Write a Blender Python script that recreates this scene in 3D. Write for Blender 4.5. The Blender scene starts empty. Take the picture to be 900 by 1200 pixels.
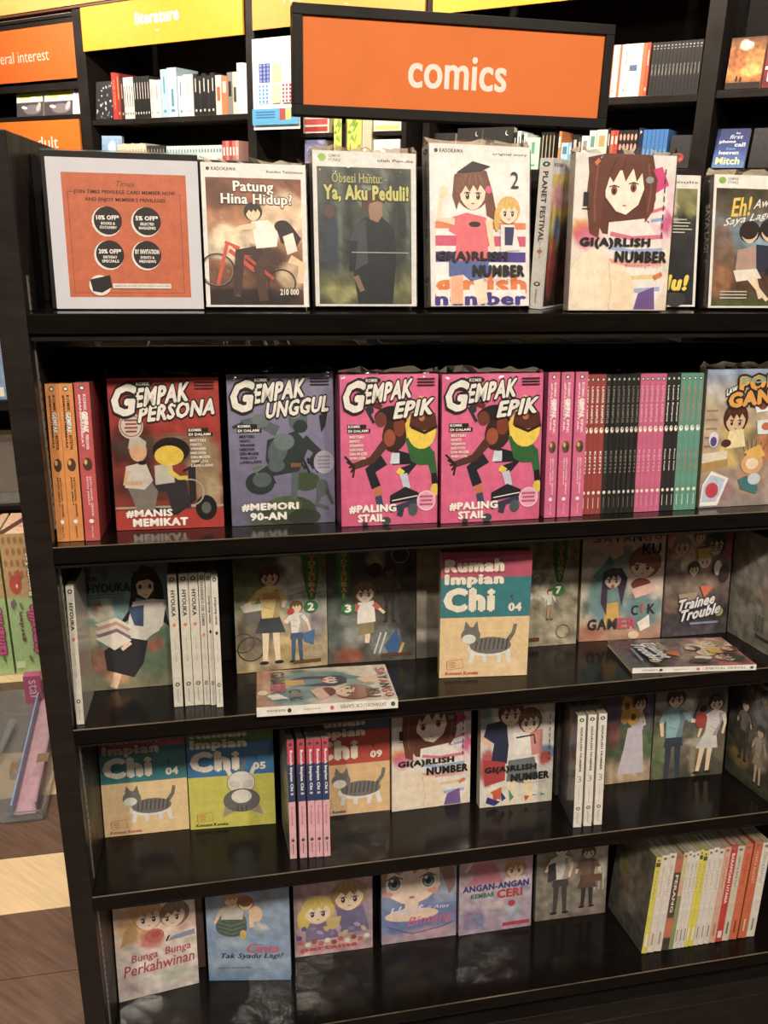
import bpy, math, random
from mathutils import Vector, Matrix, noise

# ------------------------------------------------------------------ camera, world, lights, exposure
scene = bpy.context.scene
col = scene.collection
R = math.radians

cam_data = bpy.data.cameras.new('camera')
cam = bpy.data.objects.new('camera', cam_data)
col.objects.link(cam)
scene.camera = cam
cam_data.sensor_fit = 'VERTICAL'
cam_data.sensor_height = 36.0
cam_data.lens = 36.0 * 1008.74 / 1200.0
cam_data.clip_start = 0.02
_h = Vector((5050, -233, 1008.74)).normalized()        # shelf direction, seen in camera axes (right, down, forward)
_v = Vector((-70, 2850, 1008.74)).normalized()         # straight down
_d = _h.cross(_v).normalized()                         # into the shelf
cam.matrix_world = Matrix(((_h[0], -_h[1], -_h[2], 0), (_d[0], -_d[1], -_d[2], 0), (-_v[0], _v[1], _v[2], 1.5), (0, 0, 0, 1)))

scene.view_settings.view_transform = 'Standard'
scene.view_settings.look = 'None'
scene.view_settings.gamma = 1
scene.view_settings.use_curve_mapping = False
scene.view_settings.exposure = 0.0

world = bpy.data.worlds.new('world')
scene.world = world
world.use_nodes = True
world.node_tree.nodes['Background'].inputs[0].default_value = (1.0, 0.82, 0.66, 1)
world.node_tree.nodes['Background'].inputs[1].default_value = 0.25

# the wall of books far behind stands at 44.5 degrees to the comics shelf: u runs along it, n away from the camera
U = Vector((0.71334, -0.70081, 0))
N = Vector((0.70081, 0.71334, 0))
ROT_U = math.atan2(U.y, U.x)
WD = 3.7257            # distance of the front of that bookcase
CEIL = 2.9


def un(u, n, z=0.0):
    return U * u + N * n + Vector((0, 0, z))


# ------------------------------------------------------------------ small helpers
def srgb(h):
    h = h.lstrip('#')
    out = []
    for i in (0, 2, 4):
        c = int(h[i:i + 2], 16) / 255.0
        out.append(c / 12.92 if c <= 0.04045 else ((c + 0.055) / 1.055) ** 2.4)
    return tuple(out)


def tag(o, label=None, cat=None, group=None, kind=None):
    if label: o['label'] = label
    if cat: o['category'] = cat
    if group: o['group'] = group
    if kind: o['kind'] = kind
    return o


def empty(name, matrix=None, label=None, cat=None, group=None, kind=None):
    o = bpy.data.objects.new(name, None)
    o.empty_display_size = 0.05
    col.objects.link(o)
    if matrix is not None: o.matrix_world = matrix
    return tag(o, label, cat, group, kind)


def link(name, mesh, parent=None):
    o = bpy.data.objects.new(name, mesh)
    col.objects.link(o)
    if parent is not None: o.parent = parent
    return o


def copy_tree(o, parent=None):
    c = o.copy()
    col.objects.link(c)
    if parent is not None: c.parent = parent
    for ch in list(o.children):
        copy_tree(ch, c)
    return c


class MB:
    """collects boxes, prisms and tubes for one mesh"""
    def __init__(self):
        self.v = []; self.f = []

    def box(self, x0, x1, y0, y1, z0, z1, m=None):
        b = len(self.v)
        for z in (z0, z1):
            for x, y in ((x0, y0), (x1, y0), (x1, y1), (x0, y1)):
                p = Vector((x, y, z))
                self.v.append(tuple(m @ p) if m is not None else tuple(p))
        for q in ((3, 2, 1, 0), (4, 5, 6, 7), (0, 1, 5, 4), (1, 2, 6, 5), (2, 3, 7, 6), (3, 0, 4, 7)):
            self.f.append(tuple(b + i for i in q))
        return self

    def prism(self, pts, y0, y1):
        """outline in x,z pushed from y0 to y1"""
        b = len(self.v); n = len(pts)
        for y in (y0, y1):
            for x, z in pts: self.v.append((x, y, z))
        self.f.append(tuple(b + i for i in range(n)))
        self.f.append(tuple(b + n + i for i in reversed(range(n))))
        for i in range(n):
            j = (i + 1) % n
            self.f.append((b + j, b + i, b + n + i, b + n + j))
        return self

    def disc(self, cx, cy, z0, z1, r, n=24, r_in=0.0):
        b = len(self.v)
        for z in (z0, z1):
            for i in range(n):
                a = 2 * math.pi * i / n
                self.v.append((cx + r * math.cos(a), cy + r * math.sin(a), z))
        for i in range(n):
            j = (i + 1) % n
            self.f.append((b + i, b + j, b + n + j, b + n + i))
        if r_in <= 0:
            self.f.append(tuple(b + i for i in reversed(range(n))))
            self.f.append(tuple(b + n + i for i in range(n)))
        else:
            c = len(self.v)
            for z in (z0, z1):
                for i in range(n):
                    a = 2 * math.pi * i / n
                    self.v.append((cx + r_in * math.cos(a), cy + r_in * math.sin(a), z))
            for i in range(n):
                j = (i + 1) % n
                self.f.append((c + j, c + i, c + n + i, c + n + j))
                self.f.append((b + j, b + i, c + i, c + j))
                self.f.append((b + n + i, b + n + j, c + n + j, c + n + i))
        return self

    def tube(self, pts, r, n=8):
        b = len(self.v)
        P = [Vector(p) for p in pts]
        for k, p in enumerate(P):
            t = (P[min(k + 1, len(P) - 1)] - P[max(k - 1, 0)]).normalized()
            a = t.orthogonal().normalized(); c = t.cross(a)
            for i in range(n):
                w = 2 * math.pi * i / n
                self.v.append(tuple(p + a * r * math.cos(w) + c * r * math.sin(w)))
        for k in range(len(P) - 1):
            for i in range(n):
                j = (i + 1) % n
                self.f.append((b + k * n + i, b + k * n + j, b + (k + 1) * n + j, b + (k + 1) * n + i))
        self.f.append(tuple(b + i for i in reversed(range(n))))
        self.f.append(tuple(b + (len(P) - 1) * n + i for i in range(n)))
        return self

    def mesh(self, name, mat, bevel=0.0):
        me = bpy.data.meshes.new(name)
        me.from_pydata(self.v, [], self.f)
        me.materials.append(mat)
        me.update()
        return me

    def build(self, name, mat, parent=None, bevel=0.0):
        o = link(name, self.mesh(name, mat), parent)
        if bevel:
            md = o.modifiers.new('bevel', 'BEVEL'); md.width = bevel; md.segments = 3; md.limit_method = 'ANGLE'
        return o


ORD = ['leftmost', 'second from the left', 'third from the left', 'fourth from the left', 'fifth from the left', 'sixth from the left', 'seventh from the left', 'eighth from the left', 'ninth from the left', 'tenth from the left']


def nth(k, n):
    """which one of a run, counted from the nearer end"""
    if k == n - 1: return 'rightmost'
    return ORD[k] if k <= (n - 1) / 2 else ORD[n - 1 - k].replace('left', 'right')


# ------------------------------------------------------------------ materials
def new_mat(name):
    m = bpy.data.materials.new(name)
    m.use_nodes = True
    nt = m.node_tree
    return m, nt, nt.nodes['Principled BSDF']


def noise_node(nt, scale, detail=4, rough=0.5, stretch=None, coord='Object'):
    tc = nt.nodes.new('ShaderNodeTexCoord')
    n = nt.nodes.new('ShaderNodeTexNoise')
    n.inputs['Scale'].default_value = scale
    n.inputs['Detail'].default_value = detail
    n.inputs['Roughness'].default_value = rough
    if stretch:
        mp = nt.nodes.new('ShaderNodeMapping')
        mp.inputs['Scale'].default_value = stretch
        nt.links.new(tc.outputs[coord], mp.inputs['Vector'])
        nt.links.new(mp.outputs['Vector'], n.inputs['Vector'])
    else:
        nt.links.new(tc.outputs[coord], n.inputs['Vector'])
    return n


def ramp(nt, src, c0, c1, p0=0.35, p1=0.65):
    r = nt.nodes.new('ShaderNodeValToRGB')
    r.color_ramp.elements[0].position = p0; r.color_ramp.elements[0].color = (*c0, 1)
    r.color_ramp.elements[1].position = p1; r.color_ramp.elements[1].color = (*c1, 1)
    nt.links.new(src, r.inputs['Fac'])
    return r


def bump(nt, src, strength, dist, bsdf, coat=False):
    b = nt.nodes.new('ShaderNodeBump')
    b.inputs['Strength'].default_value = strength
    b.inputs['Distance'].default_value = dist
    nt.links.new(src, b.inputs['Height'])
    nt.links.new(b.outputs['Normal'], bsdf.inputs['Coat Normal' if coat else 'Normal'])
    return b


def plain(name, c, rough=0.5, spec=0.5, var=0.12, scale=30, metal=0.0, stretch=None, bmp=0.0):
    if isinstance(c, str): c = srgb(c)
    m, nt, b = new_mat(name)
    n = noise_node(nt, scale, 4, 0.6, stretch)
    r = ramp(nt, n.outputs['Fac'], tuple(x * (1 - var) for x in c), tuple(min(1, x * (1 + var)) for x in c))
    nt.links.new(r.outputs['Color'], b.inputs['Base Color'])
    b.inputs['Roughness'].default_value = rough
    b.inputs['Metallic'].default_value = metal
    b.inputs['Specular IOR Level'].default_value = spec
    if bmp: bump(nt, n.outputs['Fac'], bmp, 0.002, b)
    return m


def lacquer(name, c, rough):
    m, nt, b = new_mat(name)
    n = noise_node(nt, 5, 6, 0.65)
    r = ramp(nt, n.outputs['Fac'], (rough * 0.75,) * 3, (rough * 1.5,) * 3)
    nt.links.new(r.outputs['Color'], b.inputs['Roughness'])
    g = noise_node(nt, 14, 5, 0.6, (1, 8, 8))
    c2 = ramp(nt, g.outputs['Fac'], c, tuple(x * 1.5 for x in c))
    nt.links.new(c2.outputs['Color'], b.inputs['Base Color'])
    b.inputs['Specular IOR Level'].default_value = 0.17
    bump(nt, g.outputs['Fac'], 0.015, 0.0006, b)
    if rough > .3: b.inputs['Specular IOR Level'].default_value = 0.22
    return m


def print_mat(name, rough=0.35, coat=0.0, wrinkle=0.0, var=0.1):
    """printed paper: colour comes from the mesh's print, a coat of laminate or shrink film over it"""
    m, nt, b = new_mat(name)
    at = nt.nodes.new('ShaderNodeVertexColor'); at.layer_name = 'print'
    n = noise_node(nt, 260, 5, 0.7)
    r = ramp(nt, n.outputs['Fac'], (1 - var,) * 3, (1 + var * 0.4,) * 3, 0.3, 0.7)
    mx = nt.nodes.new('ShaderNodeMix'); mx.data_type = 'RGBA'; mx.blend_type = 'MULTIPLY'
    mx.inputs[0].default_value = 1.0
    n2 = noise_node(nt, 75, 3, 0.6)
    r2 = ramp(nt, n2.outputs['Fac'], (1 - var * 1.1,) * 3, (1 + var * .4, 1 + var * .35, 1 + var * .3), 0.36, 0.64)
    m2 = nt.nodes.new('ShaderNodeMix'); m2.data_type = 'RGBA'; m2.blend_type = 'MULTIPLY'; m2.inputs[0].default_value = 1.0
    nt.links.new(at.outputs['Color'], m2.inputs[6]); nt.links.new(r2.outputs['Color'], m2.inputs[7])
    nt.links.new(m2.outputs[2], mx.inputs[6]); nt.links.new(r.outputs['Color'], mx.inputs[7])
    nt.links.new(mx.outputs[2], b.inputs['Base Color'])
    b.inputs['Roughness'].default_value = rough
    b.inputs['Specular IOR Level'].default_value = 0.35
    if coat:
        b.inputs['Coat Weight'].default_value = coat
        b.inputs['Coat Roughness'].default_value = 0.08
        w = noise_node(nt, 22, 3, 0.5)
        w2 = nt.nodes.new('ShaderNodeTexVoronoi'); w2.inputs['Scale'].default_value = 26
        tc = nt.nodes.new('ShaderNodeTexCoord'); nt.links.new(tc.outputs['Object'], w2.inputs['Vector'])
        ad = nt.nodes.new('ShaderNodeMath'); ad.operation = 'ADD'
        nt.links.new(w.outputs['Fac'], ad.inputs[0]); nt.links.new(w2.outputs['Distance'], ad.inputs[1])
        bump(nt, ad.outputs[0], wrinkle, 0.004, b, coat=True)
    return m


BLACK = lacquer('black_lacquer', (0.0055, 0.0042, 0.0035), 0.15)
BLACK_MATT = lacquer('black_laminate', (0.007, 0.0055, 0.0046), 0.42)
PANEL = lacquer('side_laminate', (0.013, 0.010, 0.0085), 0.40)
BGBLACK = lacquer('wall_case_laminate', (0.012, 0.009, 0.0075), 0.45)
PAPER = plain('page_paper', '#cfc4ac', 0.8, 0.2, 0.18, 60, stretch=(1, 120, 1))
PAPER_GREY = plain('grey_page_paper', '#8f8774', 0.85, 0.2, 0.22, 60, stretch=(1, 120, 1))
METAL = plain('zinc_strip', '#a8a294', 0.35, 0.5, 0.2, 90, metal=0.7)
PRINT = print_mat('printed_card', 0.38, 0.5, 0.12)
PRINT_FILM = print_mat('printed_card_under_film', 0.38, 0.8, 0.16)
PRINT_MATT = print_mat('printed_board', 0.6, 0, 0, 0.03)
_cov = {}


def cover_mat(c):
    if c not in _cov:
        m, nt, b = new_mat('cover_card_' + c.lstrip('#'))
        n = noise_node(nt, 120, 4, 0.6)
        k = ink(c)
        r = ramp(nt, n.outputs['Fac'], tuple(x * 0.88 for x in k), tuple(min(1, x * 1.06) for x in k))
        nt.links.new(r.outputs['Color'], b.inputs['Base Color'])
        b.inputs['Roughness'].default_value = 0.35
        b.inputs['Coat Weight'].default_value = 0.4
        b.inputs['Coat Roughness'].default_value = 0.1
        _cov[c] = m
    return _cov[c]


def film_mat():
    m, nt, b = new_mat('shrink_film')
    out = nt.nodes['Material Output']
    tr = nt.nodes.new('ShaderNodeBsdfTransparent'); tr.inputs[0].default_value = (0.985, 0.985, 0.985, 1)
    gl = nt.nodes.new('ShaderNodeBsdfGlossy'); gl.inputs['Roughness'].default_value = 0.07
    n = noise_node(nt, 38, 3, 0.5)
    bm = nt.nodes.new('ShaderNodeBump'); bm.inputs['Strength'].default_value = 0.35; bm.inputs['Distance'].default_value = 0.004
    nt.links.new(n.outputs['Fac'], bm.inputs['Height']); nt.links.new(bm.outputs['Normal'], gl.inputs['Normal'])
    fr = nt.nodes.new('ShaderNodeFresnel'); fr.inputs[0].default_value = 1.5
    mul = nt.nodes.new('ShaderNodeMath'); mul.operation = 'MULTIPLY_ADD'; mul.inputs[1].default_value = 0.8; mul.inputs[2].default_value = 0.0
    nt.links.new(fr.outputs[0], mul.inputs[0])
    mx = nt.nodes.new('ShaderNodeMixShader')
    nt.links.new(mul.outputs[0], mx.inputs[0]); nt.links.new(tr.outputs[0], mx.inputs[1]); nt.links.new(gl.outputs[0], mx.inputs[2])
    nt.links.new(mx.outputs[0], out.inputs['Surface'])
    return m


FILM = film_mat()


def acrylic_mat():
    m, nt, b = new_mat('clear_acrylic')
    n = noise_node(nt, 18, 4, 0.6)
    r = ramp(nt, n.outputs['Fac'], (0.06,) * 3, (0.16,) * 3)
    nt.links.new(r.outputs['Color'], b.inputs['Roughness'])
    b.inputs['Base Color'].default_value = (0.9, 0.92, 0.93, 1)
    b.inputs['Transmission Weight'].default_value = 0.92
    b.inputs['IOR'].default_value = 1.2
    return m


ACRYLIC = acrylic_mat()


def lamp_mat():
    m, nt, b = new_mat('lamp_glow')
    b.inputs['Base Color'].default_value = (1, 0.9, 0.75, 1)
    b.inputs['Emission Color'].default_value = (1, 0.84, 0.64, 1)
    b.inputs['Emission Strength'].default_value = 45
    return m


LAMP = lamp_mat()

# ------------------------------------------------------------------ lettering as geometry
_tc = {}


def text_geo(s, off=0.0, res=2, bold=0.0):
    k = (s, round(off, 3), res, round(bold, 3))
    if k in _tc: return _tc[k]
    c = bpy.data.curves.new('lettering', 'FONT')
    c.body = s; c.size = 1.0; c.offset = off; c.resolution_u = res; c.fill_mode = 'FRONT'; c.space_character = 1 + bold * 1.6
    o = bpy.data.objects.new('lettering', c)
    me = bpy.data.meshes.new_from_object(o)
    v = [(p.co.x, p.co.y) for p in me.vertices]
    f = [tuple(p.vertices) for p in me.polygons]
    bpy.data.objects.remove(o); bpy.data.curves.remove(c); bpy.data.meshes.remove(me)
    _tc[k] = (v, f)
    return v, f


def ink(c):
    """printed colour: paper shows through, so inks are a little less pure than the swatch"""
    k = srgb(c)
    l = .3 * k[0] + .6 * k[1] + .1 * k[2]
    return tuple(min(1.0, (m * .86 + l * .14) * .97 + .010) for m in k)


class Art:
    """flat print laid on a face: canvas 100 x 140, y down; every call lies a hair above the last"""
    STEP = 0.000034

    def __init__(self, xf, k=0, ch=140.0):
        self.xf = xf; self.v = []; self.f = []; self.c = []; self.k = k; self.ch = ch; self.cut = []

    def _add(self, pts, faces, cols, per=0):
        b = len(self.v)
        off = 0.00012 + self.k * self.STEP
        self.k += 1
        pts = [(min(100.0, max(0.0, x)), min(self.ch, max(0.0, y))) for x, y in pts]
        for i, (x, y) in enumerate(pts): self.v.append(self.xf(x, y, off + (i // per * 0.0000055 if per else 0)))
        self.f += [tuple(b + i for i in q) for q in faces]
        self.c += cols if isinstance(cols, list) else [cols] * len(pts)

    def poly(self, c, *p):
        c = ink(c)
        self._add(list(p), [tuple(range(len(p)))], c)

    def rect(self, c, x0, y0, x1, y1):
        self.poly(c, (x0, y0), (x1, y0), (x1, y1), (x0, y1))

    def ell(self, c, cx, cy, rx, ry=None, rot=0, n=18, a0=0, a1=360):
        ry = rx if ry is None else ry
        t = R(rot); P = []
        full = abs(a1 - a0) >= 360
        m = n if full else n + 1
        for i in range(m):
            a = R(a0 + (a1 - a0) * i / n)
            x, y = rx * math.cos(a), ry * math.sin(a)
            P.append((cx + x * math.cos(t) - y * math.sin(t), cy + x * math.sin(t) + y * math.cos(t)))
        self.poly(c, *P)

    def ring(self, c, cx, cy, r, w, n=24):
        P = []
        for i in range(n):
            a = 2 * math.pi * i / n
            P += [(cx + r * math.cos(a), cy + r * math.sin(a)), (cx + (r - w) * math.cos(a), cy + (r - w) * math.sin(a))]
        F = [(2 * i, 2 * ((i + 1) % n), 2 * ((i + 1) % n) + 1, 2 * i + 1) for i in range(n)]
        self._add(P, F, ink(c))

    def line(self, c, w, *p, w2=None):
        w2 = w if w2 is None else w2
        P = []; n = len(p)
        for i in range(n):
            a = Vector(p[max(i - 1, 0)]); b = Vector(p[min(i + 1, n - 1)])
            d = (b - a)
            if d.length < 1e-6: d = Vector((1, 0))
            d.normalize(); q = Vector((-d.y, d.x)) * (w + (w2 - w) * i / (n - 1)) / 2
            P += [(p[i][0] + q.x, p[i][1] + q.y), (p[i][0] - q.x, p[i][1] - q.y)]
        F = [(2 * i, 2 * i + 2, 2 * i + 3, 2 * i + 1) for i in range(n - 1)]
        self._add(P, F, ink(c))

    def paint(self, stops, blobs=(), amp=0.12, seed=0, nx=24, ny=34, box=(0, 0, 100, 140), ns=0.09):
        """painted ground: vertical colour stops, soft blobs (cx, cy, rx, ry, colour, strength), brushy variation"""
        st = [(y, ink(c)) for y, c in stops]
        bl = [(a, b, c, d, ink(e), s) for a, b, c, d, e, s in blobs]
        P = []; C = []
        x0, y0, x1, y1 = box
        for j in range(ny + 1):
            for i in range(nx + 1):
                x = x0 + (x1 - x0) * i / nx; y = y0 + (y1 - y0) * j / ny
                wx = x + 5 * noise.noise(Vector((x * .06, y * .06, seed))); wy = y + 5 * noise.noise(Vector((x * .06, y * .06, seed + 9)))
                k = st[0][1]
                for q in range(len(st) - 1):
                    ya, ca = st[q]; yb, cb = st[q + 1]
                    if wy >= ya:
                        t = min(1, (wy - ya) / max(1e-3, yb - ya))
                        k = tuple(ca[m] * (1 - t) + cb[m] * t for m in range(3))
                for a, b, c, d, e, s in bl:
                    r = ((wx - a) / c) ** 2 + ((wy - b) / d) ** 2
                    t = s * max(0.0, min(1.0, (1.25 - r) / 0.5))
                    k = tuple(k[m] * (1 - t) + e[m] * t for m in range(3))
                g = 1 + amp * 2 * noise.noise(Vector((x * ns, y * ns, seed + 3))) + amp * noise.noise(Vector((x * ns * 4, y * ns * 4, seed + 5)))
                P.append((x, y)); C.append(tuple(max(0.0, min(1.0, m * g)) for m in k))
        F = [(j * (nx + 1) + i, j * (nx + 1) + i + 1, (j + 1) * (nx + 1) + i + 1, (j + 1) * (nx + 1) + i) for j in range(ny) for i in range(nx)]
        self._add(P, F, C)

    def text(self, s, x0, y0, x1, y1, c='#ffffff', bold=0.0, shear=0.0, out=None, ow=0.05, down=False, slope=0.0, res=2, up=False):
        """lettering fitted to a box; down=True reads top to bottom; slope tilts the baseline upwards to the right"""
        self.cut.append((len(self.v), len(self.f)))
        v, f = text_geo(s, min(bold, .012), res, bold)
        if not v: return
        xs = [p[0] + shear * p[1] for p in v]; ys = [p[1] for p in v]
        ax, bx, ay, by = min(xs), max(xs), min(ys), max(ys)
        for o, cc in ((out, True), (c, False)):
            if o is None: continue
            P = []; ff = []
            if cc: sh = [((bold + ow) * math.cos(R(q)), (bold + ow) * math.sin(R(q))) for q in range(0, 360, 45)]
            elif bold > .015: sh = [(0, 0), (bold * .7, 0), (-bold * .7, 0), (0, bold * .55), (0, -bold * .55)] if bold > .035 else [(-bold * .6, 0), (bold * .6, 0)]
            else: sh = [(0, 0)]
            vv = []
            for (dx, dy) in sh:
                b0 = len(vv)
                vv += [(p[0] + dx, p[1] + dy) for p in v]; ff += [tuple(b0 + i for i in q) for q in f]
            for (px, py) in vv:
                a = (px + shear * py - ax) / (bx - ax); b = (py - ay) / (by - ay)
                if down: P.append((x0 + b * (x1 - x0), y0 + a * (y1 - y0)))
                elif up: P.append((x1 - b * (x1 - x0), y1 - a * (y1 - y0)))
                else: P.append((x0 + a * (x1 - x0), y1 - b * (y1 - y0) - slope * a * (x1 - x0)))
            self._add(P, ff, ink(o), len(v)); self.k += 1 if len(sh) > 2 else 0

    def build(self, name, mat, parent=None):
        me = bpy.data.meshes.new(name)
        me.from_pydata(self.v, [], self.f)
        ca = me.color_attributes.new('print', 'FLOAT_COLOR', 'POINT')
        flat = []
        for k in self.c: flat += [k[0], k[1], k[2], 1.0]
        ca.data.foreach_set('color', flat)
        me.materials.append(mat)
        me.update()
        return link(name, me, parent)

    def build_lines(self, name, mat, parent):
        """one object for each line of lettering"""
        cuts = sorted(set([(0, 0)] + self.cut)) + [(len(self.v), len(self.f))]
        for (v0, f0), (v1, f1) in zip(cuts, cuts[1:]):
            if v1 == v0: continue
            q = Art(self.xf); q.v = self.v[v0:v1]; q.c = self.c[v0:v1]
            q.f = [tuple(i - v0 for i in t) for t in self.f[f0:f1]]
            q.build(name, mat, parent)


# ------------------------------------------------------------------ figures for the covers: plain, nameless people
def _mix(c1, c2, t):
    p = [int(c1[i:i + 2], 16) for i in (1, 3, 5)]; q = [int(c2[i:i + 2], 16) for i in (1, 3, 5)]
    return '#%02x%02x%02x' % tuple(int(m * (1 - t) + n * t) for m, n in zip(p, q))


def head(a, x, y, r, hair, skin='#efcfae', long=0.0, eyes=True, look=0, back=True):
    if back:
        a.ell(hair, x, y - r * .1, r * 1.18, r * 1.2)
        if long: a.poly(hair, (x - r * 1.15, y), (x + r * 1.15, y), (x + r * 1.25, y + long * .8), (x + r * .8, y + long), (x - r * .7, y + long * .92), (x - r * 1.3, y + long))
    a.poly(skin, *[(x + look * r * .12 + r * .92 * math.cos(R(t)) * (1 - .25 * max(0, math.sin(R(t))) ** 2), y + r * 1.02 * math.sin(R(t)) + (r * .1 if 0 < t < 180 else 0)) for t in range(0, 360, 20)])
    a.poly(hair, (x - r * 1.1, y + r * .25), (x - r * 1.12, y - r * .4), (x - r * .6, y - r * 1.15), (x + r * .3, y - r * 1.2), (x + r * 1.05, y - r * .6), (x + r * 1.12, y + r * .2), (x + r * .85, y - r * .1),
           (x + r * .55, y - r * .45), (x + r * .35, y - r * .02), (x + r * .05, y - r * .4), (x - r * .2, y + r * .02), (x - r * .5, y - r * .35), (x - r * .8, y + r * .1))
    for q in (-.7, -.25, .3, .75):
        a.line(_mix(hair, '#ffffff', .16), r * .07, (x + q * r * .6, y - r * 1.05), (x + q * r, y - r * .45))
    if eyes:
        for s in (-1, 1):
            ex = x + look * r * .2 + s * r * .38
            a.ell('#f6efe8', ex, y + r * .26, r * .21, r * .22, n=10); a.ell('#6a4a3c', ex, y + r * .27, r * .15, r * .22, n=10); a.ell('#2c1e1c', ex, y + r * .3, r * .08, r * .13, n=8); a.line('#3a2622', r * .06, (ex - r * .22, y + r * .1), (ex, y + r * .03), (ex + r * .22, y + r * .1))
            a.ell('#f8f4f0', ex - r * .03, y + r * .22, r * .04, r * .06, n=6)
        a.line('#b0554a', r * .07, (x + look * r * .2 - r * .1, y + r * .72), (x + look * r * .2 + r * .12, y + r * .72))


def person(a, x, top, h, hair, shirt, pants, skin='#efcfae', long=0.0, skirt=False, dx=0.0, eyes=True, arm=None, legs=None, face=0):
    r = h * .085
    hy = top + r * 1.2
    sh = top + h * .2; hip = top + h * .52; kn = top + h * .74; ft = top + h
    lc = legs or pants
    for s in (-1, 1):
        a.line(lc if not skirt else (legs or skin), h * .075, (x + dx * .6 + s * h * .045, hip), (x + dx * .8 + s * h * .05, kn), (x + dx + s * h * .06, ft - h * .03), w2=h * .045)
        a.ell('#2c2424', x + dx + s * h * .07, ft - h * .015, h * .045, h * .02, n=10)
    if skirt:
        a.poly(pants, (x - h * .07 + dx * .4, hip - h * .06), (x + h * .07 + dx * .4, hip - h * .06), (x + dx * .7 + h * .14, hip + h * .16), (x + dx * .6 - h * .15, hip + h * .15))
    else:
        a.poly(pants, (x - h * .08 + dx * .4, hip - h * .05), (x + h * .08 + dx * .4, hip - h * .05), (x + h * .1 + dx * .6, hip + h * .1), (x - h * .1 + dx * .6, hip + h * .1))
    a.line(skin, h * .05, (x, hy), (x, sh + h * .03))
    if long: a.poly(hair, (x - r * 1.1, hy), (x + r * 1.1, hy), (x + r * 1.3, hy + long), (x - r * 1.3, hy + long))
    a.poly(shirt, (x - h * .04, sh - h * .01), (x + h * .04, sh - h * .01), (x + h * .115, sh + h * .035), (x + h * .085 + dx * .2, sh + h * .16), (x + h * .08 + dx * .4, hip), (x - h * .08 + dx * .4, hip), (x - h * .085 + dx * .2, sh + h * .16), (x - h * .115, sh + h * .035))
    dk = _mix(shirt, '#2a2030', .28)
    a.poly(dk, (x + h * .04, sh + h * .03), (x + h * .115, sh + h * .035), (x + h * .08 + dx * .4, hip), (x + h * .02 + dx * .4, hip), (x + h * .055, sh + h * .16))
    for q in (.1, .2): a.line(dk, h * .008, (x - h * .06, sh + h * q), (x + h * .01, sh + h * (q + .03)))
    arm = arm or [(-.17, .42), (.17, .42)]
    for s, (ax, ay) in zip((-1, 1), arm):
        e = (x + s * h * .13 + (ax * h - s * .1 * h) * .3, sh + h * .15)
        a.line(shirt, h * .055, (x + s * h * .095, sh + h * .045), e)
        a.line(skin, h * .042, e, (x + ax * h, top + ay * h), w2=h * .03)
    head(a, x, hy, r, hair, skin, 0, eyes, face)


def cat_figure(a, x, y, s, grey='#77736f', white='#e9e6df'):
    """a plain striped house cat walking, no face"""
    for lx, t in ((-16, -3), (-4, 1), (14, -1), (22, 4)):
        a.line(white, 6 * s, (x + lx * s, y + 4 * s), (x + (lx + t) * s, y + 20 * s), w2=5 * s)
    a.line(grey, 5 * s, (x + 22 * s, y - 4 * s), (x + 29 * s, y - 14 * s), (x + 31 * s, y - 24 * s), w2=4 * s)
    a.ell(white, x, y + 4 * s, 24 * s, 9 * s)
    a.ell(grey, x + 3 * s, y, 24 * s, 10 * s)
    for k in range(-3, 5): a.line('#4b4846', 1.5 * s, (x + (3 + k * 5) * s, y - 8 * s), (x + (1 + k * 5) * s, y + 5 * s))
    a.poly(grey, (x - 28 * s, y - 20 * s), (x - 26 * s, y - 29 * s), (x - 20 * s, y - 21 * s))
    a.poly(grey, (x - 18 * s, y - 21 * s), (x - 13 * s, y - 29 * s), (x - 11 * s, y - 18 * s))
    a.ell(grey, x - 20 * s, y - 12 * s, 11 * s, 10 * s)
    a.ell(white, x - 22 * s, y - 8 * s, 8 * s, 5.5 * s)


# ------------------------------------------------------------------ books
def front_xf(W, H, T=0, ch=140.0):
    return lambda x, y, o: (x / 100 * W, -o, H * (1 - y / ch))


def spine_xf(W, H, T, ch=140.0):
    return lambda x, y, o: (-o, T * (1 - x / 100), H * (1 - y / ch))


def back_xf(W, H, T, ch=140.0):
    return lambda x, y, o: (W * (1 - x / 100), T + o, H * (1 - y / ch))


def book_body(root, W, H, T, cc, pm=PAPER):
    ct = 0.0006
    MB().box(ct, W - .0015, ct, T - ct, .001, H - .0012).build('pages', pm, root)
    m = MB()
    m.box(0, W, 0, ct, 0, H); m.box(0, W, T - ct, T, 0, H); m.box(0, ct, ct, T - ct, 0, H)
    m.build('cover', cover_mat(cc), root)


def wrap_film(root, W, H, T, seed=0, rise=0.010):
    """loose clear film round the book, crimped along the top"""
    rnd = random.Random(seed); e = 0.0011; n = 14
    m = MB()
    ring = []
    pts = []
    for i in range(n): pts.append((-e + (W + 2 * e) * i / (n - 1), -e))
    for i in range(n): pts.append((W + e - (W + 2 * e) * i / (n - 1), T + e))
    N2 = len(pts)
    for x, y in pts: m.v.append((x, y, 0.0004))
    for x, y in pts: m.v.append((x, y, H * .97))
    for x, y in pts: m.v.append((x + rnd.uniform(-.001, .001), y * .75 + T * .125 + rnd.uniform(-.001, .001), H + .0015 + rnd.uniform(0, .002)))
    for x, y in pts: m.v.append((x + rnd.uniform(-.001, .001), T * .5 + (y - T * .5) * .15 + rnd.uniform(-.001, .001), H + .002 + rnd.uniform(.2, 1) * rise))
    for k in range(3):
        for i in range(N2):
            j = (i + 1) % N2
            m.f.append((k * N2 + i, k * N2 + j, (k + 1) * N2 + j, (k + 1) * N2 + i))
    m.build('plastic_wrap', FILM, root)


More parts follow.
